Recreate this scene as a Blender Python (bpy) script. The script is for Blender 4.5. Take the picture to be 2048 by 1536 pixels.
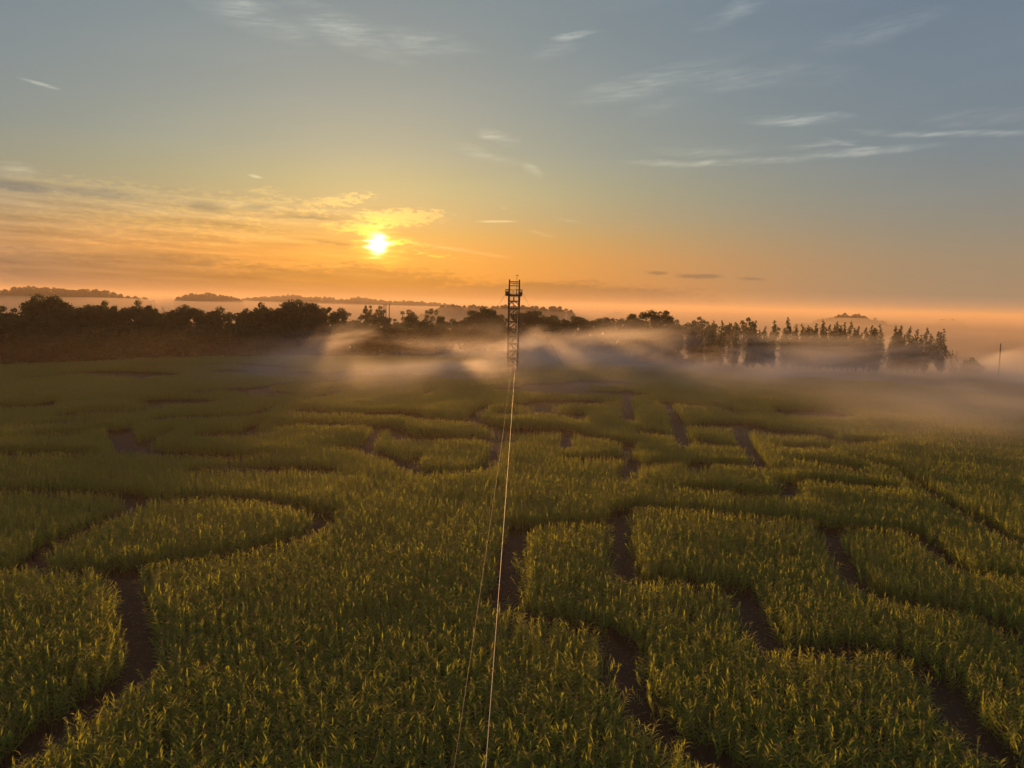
import bpy, math, random
import numpy as np
from mathutils import Matrix, Vector, Euler

for o in list(bpy.data.objects):
    bpy.data.objects.remove(o, do_unlink=True)
SC = bpy.context.scene
COL = SC.collection
R = math.radians
H_CAM = 21.0
SUN_AZ, SUN_EL = -10.2, 4.2          # degrees, azimuth measured clockwise from +Y

# ------------------------------------------------------------------ camera
cd = bpy.data.cameras.new('camera')
cam = bpy.data.objects.new('camera', cd); COL.objects.link(cam)
cd.sensor_fit = 'HORIZONTAL'; cd.sensor_width = 36.0
cd.lens = 36.0 * 1500.0 / 2048.0
cd.clip_start = 0.1; cd.clip_end = 20000
cam.matrix_world = Matrix.Translation((0, 0, H_CAM)) @ Matrix.Rotation(R(90 - 6.0), 4, 'X') @ Matrix.Rotation(R(1.4), 4, 'Z')
SC.camera = cam

# ------------------------------------------------------------------ render settings
SC.render.engine = 'CYCLES'
SC.view_settings.view_transform = 'Standard'
SC.view_settings.look = 'None'
SC.view_settings.gamma = 1.0
SC.view_settings.exposure = 0.95
SC.cycles.use_denoising = True
SC.cycles.max_bounces = 6
SC.cycles.diffuse_bounces = 3
SC.cycles.glossy_bounces = 1
SC.cycles.transmission_bounces = 3
SC.cycles.transparent_max_bounces = 8
SC.cycles.volume_bounces = 0
SC.cycles.volume_max_steps = 256
SC.cycles.caustics_reflective = False
SC.cycles.caustics_refractive = False


# ------------------------------------------------------------------ node helpers
class NB:
    """small helper that writes node graphs as expressions"""
    def __init__(self, tree):
        self.t = tree; self.n = tree.nodes; self.l = tree.links

    def new(self, kind, **kw):
        nd = self.n.new(kind)
        for k, v in kw.items():
            setattr(nd, k, v)
        return nd

    def put(self, sock, v):
        if isinstance(v, bpy.types.NodeSocket):
            self.l.new(v, sock)
        elif v is not None:
            if isinstance(v, tuple) and len(v) == 3 and sock.type == 'RGBA':
                v = v + (1.0,)
            sock.default_value = v

    def m(self, op, a, b=None, c=None, clamp=False):
        nd = self.new('ShaderNodeMath', operation=op, use_clamp=clamp)
        for i, v in enumerate((a, b, c)):
            self.put(nd.inputs[i], v)
        return nd.outputs[0]

    def vm(self, op, a, b=None, s=None):
        nd = self.new('ShaderNodeVectorMath', operation=op)
        self.put(nd.inputs[0], a)
        if b is not None: self.put(nd.inputs[1], b)
        if s is not None: self.put(nd.inputs['Scale'], s)
        return nd.outputs['Value'] if op in ('DOT_PRODUCT', 'LENGTH', 'DISTANCE') else nd.outputs[0]

    def smooth(self, v, a, b, lo=0.0, hi=1.0):
        nd = self.new('ShaderNodeMapRange', interpolation_type='SMOOTHSTEP')
        self.put(nd.inputs[0], v)
        for i, x in zip((1, 2, 3, 4), (a, b, lo, hi)): self.put(nd.inputs[i], x)
        return nd.outputs[0]

    def noise(self, vec, scale, detail=3.0, rough=0.5, dims='3D', dist=0.0):
        nd = self.new('ShaderNodeTexNoise', noise_dimensions=dims)
        self.put(nd.inputs['Vector'], vec); nd.inputs['Scale'].default_value = scale
        nd.inputs['Detail'].default_value = detail; nd.inputs['Roughness'].default_value = rough
        nd.inputs['Distortion'].default_value = dist
        return nd.outputs['Fac']

    def mix(self, f, a, b, mode='MIX'):
        nd = self.new('ShaderNodeMix', data_type='RGBA', blend_type=mode)
        self.put(nd.inputs[0], f); self.put(nd.inputs[6], a); self.put(nd.inputs[7], b)
        return nd.outputs[2]

    def ramp(self, f, stops):
        nd = self.new('ShaderNodeValToRGB'); e = nd.color_ramp.elements
        while len(e) < len(stops): e.new(0.5)
        for el, (p, c) in zip(e, stops):
            el.position = p; el.color = tuple(c) + (1.0,)
        self.put(nd.inputs[0], f)
        return nd.outputs[0]

    def xyz(self, x=0.0, y=0.0, z=0.0):
        nd = self.new('ShaderNodeCombineXYZ')
        for i, v in enumerate((x, y, z)): self.put(nd.inputs[i], v)
        return nd.outputs[0]

    def sep(self, v):
        nd = self.new('ShaderNodeSeparateXYZ'); self.put(nd.inputs[0], v)
        return nd.outputs[0], nd.outputs[1], nd.outputs[2]


def lin(r, g, b):
    f = lambda c: (c / 255 / 12.92) if c <= 10 else ((c / 255 + 0.055) / 1.055) ** 2.4
    return (f(r), f(g), f(b))


# ------------------------------------------------------------------ world: dawn sky with thin cloud
CLOUDS=[
 ('w',23.02,10.72,7.15,0.350,0.034,1.35),
 ('w',13.21,10.52,6.45,0.311,0.009,0.75),
 ('w',21.03,11.30,2.59,0.272,0.059,0.75),
 ('w',22.63,11.47,1.54,0.233,-0.297,0.75),
 ('w',28.61,11.62,6.20,0.311,-0.065,1.05),
 ('w',19.74,13.08,3.95,0.544,-0.046,1.05),
 ('w',14.08,11.28,5.41,0.466,-0.025,0.38),
 ('w',30.65,12.36,3.73,0.544,-0.007,0.38),
 ('w',3.89,18.90,2.01,0.350,0.198,1.35),
 ('w',2.55,17.96,2.12,0.544,0.138,0.38),
 ('w',-1.15,12.17,1.78,0.505,-0.267,1.05),
 ('w',0.80,9.95,1.22,0.389,-0.390,1.20),
 ('w',-2.60,10.98,3.78,0.544,-0.264,0.38),
 ('w',9.94,15.95,6.81,1.010,0.195,0.63),
 ('w',14.98,15.95,9.17,0.932,0.000,0.45),
 ('w',14.86,19.85,3.18,0.699,0.265,0.52),
 ('w',24.47,18.07,4.82,0.855,0.165,0.38),
 ('w',9.94,14.24,2.90,0.777,0.179,0.30),
 ('w',-18.93,18.63,5.29,1.165,-0.149,0.60),
 ('w',-12.55,18.48,5.46,1.321,-0.308,0.75),
 ('w',-7.62,18.27,5.39,1.010,-0.073,0.60),
 ('w',-19.35,19.32,2.61,0.544,0.003,0.75),
 ('w',-5.85,17.68,3.35,0.389,0.106,0.60),
 ('w',-31.71,12.88,1.26,0.124,-0.144,1.65),
 ('w',-1.48,6.19,1.83,0.117,0.027,1.35),
 ('w',-18.86,8.55,0.58,0.136,-0.160,1.35),
 ('w',3.95,6.38,1.20,0.136,-0.124,0.75),
 ('w',-1.00,7.22,0.29,0.155,-0.425,0.90),
 ('w',1.64,5.46,1.57,0.155,-0.250,0.60),
 ('w',-32.80,7.56,1.36,0.622,-0.079,0.60),
 ('w',-4.14,4.01,4.35,0.194,-0.118,0.75),
 ('g',-8.61,6.30,4.64,0.832,0.067,1.43),
 ('g',-11.53,5.67,3.35,0.666,0.137,1.04),
 ('g',-13.65,7.12,4.12,0.666,0.167,0.91),
 ('g',-18.13,6.67,4.28,0.999,0.003,0.91),
 ('g',-18.69,7.63,1.74,0.389,0.069,0.78),
 ('g',-28.44,6.70,7.58,1.221,-0.006,1.04),
 ('g',-21.14,6.49,10.19,1.332,-0.006,0.78),
 ('g',-25.72,4.93,11.39,2.220,0.027,0.59),
 ('g',-28.79,3.41,7.93,2.220,0.037,0.39),
 ('g',-11.19,5.29,1.25,0.666,-0.073,1.30),
 ('g',-11.91,7.57,2.07,0.389,0.081,0.78),
 ('g',-8.97,4.41,3.81,0.444,-0.041,0.91),
 ('g',-6.00,3.63,3.88,0.333,-0.090,0.52),
 ('d',-33.04,6.64,2.86,0.610,-0.019,1.15),
 ('d',-28.57,6.69,4.47,0.555,0.025,1.03),
 ('d',-21.67,6.45,2.05,0.555,0.004,1.15),
 ('d',-18.70,6.47,1.75,0.444,0.108,0.92),
 ('d',-15.42,5.85,3.62,0.277,0.064,0.92),
 ('d',-16.49,6.63,1.59,0.333,-0.068,0.57),
 ('d',-27.47,1.32,11.77,2.220,0.008,1.72),
 ('d',-13.97,1.14,16.99,1.887,0.014,1.61),
 ('d',2.54,0.81,17.02,1.443,0.004,1.38),
 ('d',-32.27,0.43,4.05,0.555,0.020,0.69),
 ('d',-19.75,2.25,8.60,0.777,0.005,0.57),
 ('d',-25.59,4.29,3.52,0.333,0.030,0.46),
 ('d',-32.77,2.65,3.37,0.999,0.032,0.34),
 ('d',13.73,2.37,2.05,0.277,-0.016,1.15),
 ('d',17.51,2.30,1.48,0.222,-0.015,0.92),
 ('d',10.66,2.64,1.26,0.222,-0.018,0.92),
 ('d',-13.69,4.35,2.46,0.277,-0.066,0.57),
 ('d',-7.33,4.22,1.92,0.277,0.034,0.57),
]


world = bpy.data.worlds.new('World'); SC.world = world
world.use_nodes = True
world.cycles.sampling_method = 'MANUAL'
world.cycles.sample_map_resolution = 1024
wt = world.node_tree; wt.nodes.clear(); B = NB(wt)
gen = B.new('ShaderNodeTexCoord').outputs['Generated']
dirv = B.vm('NORMALIZE', gen)
dx, dy, dz = B.sep(dirv)
el = B.m('MULTIPLY', B.m('ARCSINE', dz), 57.29578)
az = B.m('MULTIPLY', B.m('ARCTAN2', dx, dy), 57.29578)
sky = B.new('ShaderNodeTexSky', sky_type='NISHITA', sun_disc=False)
sky.sun_elevation = R(SUN_EL); sky.sun_rotation = R(SUN_AZ)
sky.air_density = 1.0; sky.dust_density = 3.0; sky.ozone_density = 1.0
# dawn colours by height above the horizon, towards and away from the sun
f_el = B.m('DIVIDE', B.m('ADD', el, 2.0), 60.0, clamp=True)
st = lambda L: [((e + 2.0) / 60.0, lin(*c)) for e, c in L]
near = B.ramp(f_el, st([(-2, (232, 152, 78)), (0, (238, 156, 74)), (1.5, (238, 150, 58)), (3.5, (232, 154, 65)), (5.0, (213, 162, 86)), (6.5, (192, 167, 115)),
                        (8.5, (178, 172, 130)), (11, (160, 165, 146)), (14, (148, 158, 152)), (18, (136, 150, 152)), (23, (126, 142, 150)), (58, (120, 137, 150))]))
far = B.ramp(f_el, st([(-2, (150, 134, 122)), (0, (160, 138, 116)), (1.5, (168, 142, 112)), (3.5, (164, 143, 116)), (5.5, (152, 143, 126)), (8, (138, 141, 137)), (11, (126, 138, 145)),
                       (15, (120, 135, 147)), (20, (112, 129, 146)), (58, (108, 126, 147))]))
daz = B.m('ABSOLUTE', B.m('SUBTRACT', az, SUN_AZ))
base = B.mix(B.smooth(daz, 0.0, 44.0), near, far)
base = B.mix(0.12, base, B.vm('SCALE', sky.outputs[0], s=0.05))
# cloud masks in sky coordinates, ragged by noise
p0 = B.xyz(az, el, 0.0)
fib = B.xyz(B.m('MULTIPLY', az, 0.16), B.m('MULTIPLY', B.m('ADD', el, B.m('MULTIPLY', az, -0.10)), 0.95), 3.0)
wn = B.new('ShaderNodeTexNoise'); B.put(wn.inputs['Vector'], B.xyz(B.m('MULTIPLY', az, 0.35), B.m('MULTIPLY', el, 1.0), 0.0))
wn.inputs['Scale'].default_value = 0.55; wn.inputs['Detail'].default_value = 4.0
warp = B.vm('MULTIPLY', B.vm('SUBTRACT', wn.outputs['Color'], (0.5, 0.5, 0.5)), (3.2, 0.95, 0.0))
p = B.vm('ADD', p0, warp)
sums = {'w': None, 'g': None, 'd': None}
for g, cu, cv, la, lb, ang, s in CLOUDS:
    mp = B.new('ShaderNodeMapping', vector_type='TEXTURE')
    thin = lb < 0.25
    B.put(mp.inputs[0], p0 if thin else p)
    mp.inputs['Location'].default_value = (cu, cv, 0); mp.inputs['Rotation'].default_value = (0, 0, ang)
    mp.inputs['Scale'].default_value = (la, lb, 1)
    gr = B.new('ShaderNodeTexGradient', gradient_type='SPHERICAL')
    B.put(gr.inputs[0], mp.outputs[0])
    v = B.m('MULTIPLY', gr.outputs['Fac'], s)
    sums[g] = v if sums[g] is None else B.m('MAXIMUM', sums[g], v)
n_fib = B.noise(fib, 1.4, 6.0, 0.62)
n_puff = B.noise(B.xyz(B.m('MULTIPLY', az, 0.55), B.m('MULTIPLY', el, 1.7), 7.0), 2.6, 6.0, 0.66)
n_big = B.noise(fib, 0.45, 4.0, 0.55)
n_thread = B.noise(B.xyz(B.m('MULTIPLY', az, 0.10), B.m('ADD', el, B.m('MULTIPLY', az, -0.06)), 5.0), 4.2, 5.0, 0.6)
mw = B.m('MULTIPLY', sums['w'], B.m('MULTIPLY', B.smooth(n_fib, 0.32, 0.66, 0.2, 1.3), B.smooth(n_thread, 0.30, 0.66, 0.25, 1.35)))
rag = lambda s, n, k: B.m('MULTIPLY', B.smooth(B.m('ADD', s, B.m('MULTIPLY', B.m('SUBTRACT', n, 0.5), k)), 0.12, 0.85), B.smooth(s, 0.0, 0.25))
mg = rag(sums['g'], n_puff, 3.8)
md = rag(sums['d'], B.m('ADD', B.m('MULTIPLY', n_fib, 0.5), B.m('MULTIPLY', n_puff, 0.5)), 2.6)
# faint all-over fibrous veil
veil = B.m('MULTIPLY', B.smooth(n_big, 0.42, 0.75), B.m('MULTIPLY', B.smooth(el, 1.0, 9.0), 0.16))
sdir = (math.sin(R(SUN_AZ)) * math.cos(R(SUN_EL)), math.cos(R(SUN_AZ)) * math.cos(R(SUN_EL)), math.sin(R(SUN_EL)))
cosd = B.vm('DOT_PRODUCT', dirv, sdir)
angd = B.m('MULTIPLY', B.m('ARCCOSINE', B.m('MINIMUM', cosd, 1.0)), 57.29578)
prox = B.m('POWER', 2.718, B.m('MULTIPLY', angd, -1 / 5.0))
c = base
# broad streaked sheet of thin cloud low on the sun's left
sheet = B.m('MULTIPLY', B.smooth(B.m('ADD', az, B.m('MULTIPLY', n_puff, 8.0)), 0.0, -16.0), B.m('MULTIPLY', B.smooth(B.m('ADD', el, B.m('MULTIPLY', n_puff, 2.0)), 8.9, 6.9), B.smooth(el, 0.2, 1.6)))
streak = B.noise(B.xyz(B.m('MULTIPLY', az, 0.07), B.m('ADD', el, B.m('MULTIPLY', az, 0.03)), 11.0), 1.9, 6.0, 0.62)
c = B.vm('SCALE', c, s=B.m('ADD', 1.0, B.m('MULTIPLY', sheet, B.m('MULTIPLY', B.m('SUBTRACT', streak, 0.5), 1.1))))
c = B.mix(B.m('MULTIPLY', sheet, 0.45), c, B.vm('MULTIPLY', c, (1.10, 1.10, 1.18)))
c = B.mix(veil, c, B.vm('ADD', B.vm('SCALE', c, s=1.05), (0.05, 0.05, 0.045)))
c = B.mix(mw, c, B.vm('ADD', B.vm('SCALE', c, s=1.12), (0.13, 0.115, 0.08)))
c = B.mix(mg, c, B.vm('ADD', B.vm('MULTIPLY', c, (1.16, 1.13, 1.02)), B.vm('SCALE', (1.0, 0.46, 0.03), s=B.m('POWER', prox, 1.7))))
c = B.mix(B.m('MULTIPLY', md, 0.80), c, B.vm('MULTIPLY', c, (0.60, 0.66, 0.86)))
# the sun itself, its edges broken by the cloud streaks
angw = B.m('MULTIPLY', angd, B.m('ADD', 0.12, B.m('MULTIPLY', B.noise(B.xyz(B.m('MULTIPLY', az, 0.5), B.m('MULTIPLY', el, 2.6), 1.0), 1.1, 3.0), 1.75)))
g2 = lambda w: B.m('POWER', 2.718, B.m('MULTIPLY', B.m('POWER', B.m('DIVIDE', angw, w), 2.0), -1.0))
core = B.vm('SCALE', (1.0, 0.86, 0.55), s=B.m('MULTIPLY', g2(0.46), 7.0))
ring = B.vm('SCALE', (1.0, 0.52, 0.03), s=B.m('MULTIPLY', g2(1.20), 0.75))
halo = B.vm('SCALE', (1.0, 0.42, 0.04), s=B.m('MULTIPLY', prox, 0.09))
glow = B.vm('ADD', core, B.vm('ADD', ring, halo))
c = B.vm('ADD', c, B.vm('SCALE', glow, s=B.m('SUBTRACT', 1.0, B.m('MULTIPLY', md, 0.5))))
bg = B.new('ShaderNodeBackground'); B.put(bg.inputs[0], c); bg.inputs[1].default_value = 0.525
wo = B.new('ShaderNodeOutputWorld'); wt.links.new(bg.outputs[0], wo.inputs[0])

# ------------------------------------------------------------------ the sun lamp
sl = bpy.data.lights.new('sun', 'SUN'); sl.energy = 5.0; sl.angle = R(2.0); sl.color = (1.0, 0.46, 0.14)
so = bpy.data.objects.new('sun', sl); COL.objects.link(so)
so.rotation_euler = Vector((-sdir[0], -sdir[1], -sdir[2])).to_track_quat('-Z', 'Y').to_euler()
so.location = (-60, 330, 60)
# ------------------------------------------------------------------ layout data (metres; camera stands at 0,0)
PATHS=[
 (2.1,[(-27.8,52.2),(-25.4,48.6),(-22.2,43.3),(-20.2,40.1),(-19.4,37.4),(-20.2,35.0),(-20.7,32.5),(-20.9,30.0),(-21.3,28.2)]),
 (2.2,[(-34.9,53.0),(-31.8,51.9),(-28.1,52.6),(-26.1,53.9),(-22.9,55.5),(-20.4,57.3),(-17.9,59.8),(-16.4,63.9),(-17.2,68.0),(-21.0,70.3),(-24.8,72.5),(-30.0,73.0),(-34.7,71.9),(-35.4,70.4),(-35.8,64.6),(-36.0,60.3),(-36.1,56.3),(-34.9,53.0),(-35.8,51.7)]),
 (1.9,[(-54.4,74.0),(-51.3,73.9),(-43.0,73.9),(-38.0,73.2),(-35.6,70.8)]),
 (2.5,[(-58.0,109.8),(-57.0,117.0),(-55.2,123.5),(-45.3,127.6),(-44.2,143.2),(-38.2,164.1)]),
 (2.5,[(-58.0,109.8),(-53.9,102.5),(-48.9,95.9),(-49.9,103.5),(-50.8,112.3)]),
 (2.0,[(-48.6,95.2),(-42.5,93.6),(-37.5,93.2),(-33.7,91.8),(-31.6,94.3)]),
 (2.2,[(-43.3,107.9),(-38.5,108.2),(-40.7,116.0),(-39.8,118.2)]),
 (2.7,[(-36.9,134.4),(-32.4,131.2)]),
 (2.7,[(-65.7,142.0),(-62.7,142.7)]),
 (2.5,[(-92.4,126.7),(-89.1,129.4),(-84.6,131.6),(-85.9,140.3),(-85.4,146.2)]),
 (2.5,[(-96.9,150.0),(-94.9,155.2)]),
 (2.7,[(-87.1,169.9),(-90.4,188.4)]),
 (2.7,[(-78.3,175.7),(-74.6,188.5)]),
 (2.0,[(-68.5,99.2),(-65.1,104.2),(-59.1,109.1)]),
 (1.8,[(-65.1,90.6),(-53.5,91.8)]),
 (2.7,[(-38.9,158.1),(-37.9,166.2)]),
 (2.7,[(-29.3,184.3),(-26.6,188.9)]),
 (2.7,[(-19.8,161.3),(-18.0,172.9)]),
 (2.7,[(-3.2,151.4),(-5.6,140.2),(-7.2,128.7),(-8.9,125.5),(-14.3,126.9),(-20.9,132.0),(-32.9,131.1)]),
 (2.5,[(-18.4,115.9),(-20.4,118.2),(-20.3,109.1),(-19.8,99.8)]),
 (2.2,[(-21.9,101.0),(-19.7,99.1),(-15.4,94.7),(-13.2,91.8),(-12.2,88.3),(-9.3,86.1),(-6.4,86.1),(-3.7,88.4),(-2.1,93.5),(-1.8,103.4),(-2.3,109.5),(-4.7,110.0),(-9.8,109.3),(-14.8,109.4),(-17.4,113.7)]),
 (2.2,[(-12.2,88.3),(-12.3,91.3),(-11.9,96.2)]),
 (2.2,[(-7.6,126.9),(0.3,117.3),(6.6,118.8),(8.8,115.2),(7.8,104.3)]),
 (2.7,[(12.9,140.7),(11.2,128.3)]),
 (2.5,[(28.7,183.7),(23.9,153.4),(20.5,130.4)]),
 (2.1,[(9.0,118.7),(16.9,108.8),(16.3,101.6)]),
 (2.2,[(13.3,84.6),(14.5,90.0),(16.3,92.6),(20.6,95.3)]),
 (2.9,[(10.4,189.0),(11.6,189.4)]),
 (2.9,[(23.0,198.7),(25.0,199.2)]),
 (2.7,[(3.2,148.6),(5.0,148.9)]),
 (2.7,[(10.0,154.0),(15.6,155.1)]),
 (2.4,[(32.6,158.5),(30.1,136.4),(27.4,119.5),(24.9,106.2)]),
 (2.5,[(33.5,157.8),(40.4,151.7),(44.4,143.6)]),
 (2.4,[(38.2,123.2),(35.9,113.6),(33.6,102.8),(32.5,95.4)]),
 (2.5,[(24.8,96.8),(23.0,90.7)]),
 (2.9,[(41.9,108.1),(43.4,108.3)]),
 (2.9,[(52.2,114.2),(53.9,114.4)]),
 (2.9,[(58.7,147.5),(61.4,148.0)]),
 (2.2,[(32.2,85.7),(29.8,78.1)]),
 (1.9,[(34.6,85.9),(42.3,84.0)]),
 (1.7,[(20.8,81.0),(24.9,79.6),(28.6,78.4)]),
 (2.2,[(0.8,64.6),(0.2,58.1),(0.0,51.2),(-0.3,47.3)]),
 (2.1,[(0.8,65.1),(4.0,66.5),(7.7,66.5),(10.2,68.4),(10.9,71.6),(13.6,73.0),(16.3,72.2),(21.8,70.5),(27.4,69.6),(29.7,68.1),(34.4,67.8),(36.8,66.9),(36.6,63.1),(35.8,59.2),(35.5,56.8),(39.4,55.6),(41.6,54.9)]),
 (2.1,[(10.9,71.6),(9.4,61.5),(8.7,54.8),(8.8,53.2),(12.2,53.0),(14.3,52.6),(17.0,52.1)]),
 (2.0,[(-0.3,47.3),(1.6,46.3),(3.6,45.7),(5.4,44.8),(7.0,43.8),(6.6,40.2),(6.4,37.1),(7.0,34.7),(7.9,32.9),(8.7,32.2),(9.7,31.0),(10.7,30.0),(12.1,28.6)]),
 (2.1,[(17.0,52.1),(16.3,48.4),(15.8,44.1),(15.7,42.5),(18.4,42.4),(21.0,42.8),(22.7,42.3),(23.8,41.0),(23.9,39.2),(23.2,37.1),(22.7,34.5),(22.7,32.7),(22.6,30.8),(22.9,29.0)]),
 (2.0,[(29.6,67.7),(27.6,61.3),(25.9,55.1),(25.9,52.3),(27.3,50.1),(28.9,49.2),(31.1,48.2),(32.1,46.6),(32.2,45.0),(32.7,42.5)]),
 (2.1,[(49.0,89.9),(47.3,82.3),(46.5,76.0),(46.2,71.2),(45.9,69.0),(45.4,64.4),(45.2,59.8)]),
 (1.9,[(46.3,100.8),(48.6,94.6),(49.0,89.9)]),
 (1.9,[(-103.8,214.0),(-82.7,226.8),(-68.3,219.6)]),
 (1.9,[(-115.5,178.7),(-105.7,191.4),(-93.7,190.4)]),
 (1.9,[(-74.8,205.2),(-55.0,202.9),(-46.4,213.6)]),
 (2.0,[(-57.2,169.2),(-50.9,178.9),(-41.5,185.1)]),
 (1.9,[(-73.2,124.5),(-66.8,130.2),(-63.6,136.4)]),
 (1.9,[(-67.6,156.5),(-60.6,163.1),(-51.1,157.3)]),
 (2.0,[(-43.1,198.5),(-31.5,209.6)]),
 (1.9,[(-35.6,114.2),(-30.6,118.6),(-24.0,117.6)]),
 (1.9,[(-74.7,110.5),(-70.2,115.3),(-65.5,118.2)]),
 (2.0,[(-19.8,204.9),(-8.6,200.4)]),
 (2.0,[(1.9,177.5),(8.9,173.6)]),
 (2.0,[(18.4,175.8),(25.1,173.0)]),
 (2.0,[(0.7,134.5),(7.1,137.6),(10.6,134.9)]),
 (2.0,[(21.8,120.6),(25.1,117.2)]),
 (2.0,[(34.3,128.0),(40.1,130.1)]),
 (2.0,[(28.6,112.2),(32.9,108.5)]),
 (2.0,[(43.2,123.9),(49.0,121.7)]),
 (1.8,[(8.4,96.1),(14.5,97.5)]),
 (1.9,[(27.0,95.1),(32.6,92.7)]),
 (1.9,[(39.2,96.6),(43.2,93.9)]),
 (1.3,[(-35.6,84.7),(-29.4,86.8),(-22.4,87.1)]),
]
FIELD_EDGE=[(-147.6,166.2),(-142.0,188.4),(-137.1,199.8),(-115.1,237.5),(-75.3,265.1),(-4.7,277.6),(47.0,255.7),(71.5,224.8),(108.3,208.7),(125.5,182.9),(128.4,149.7)]
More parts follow.
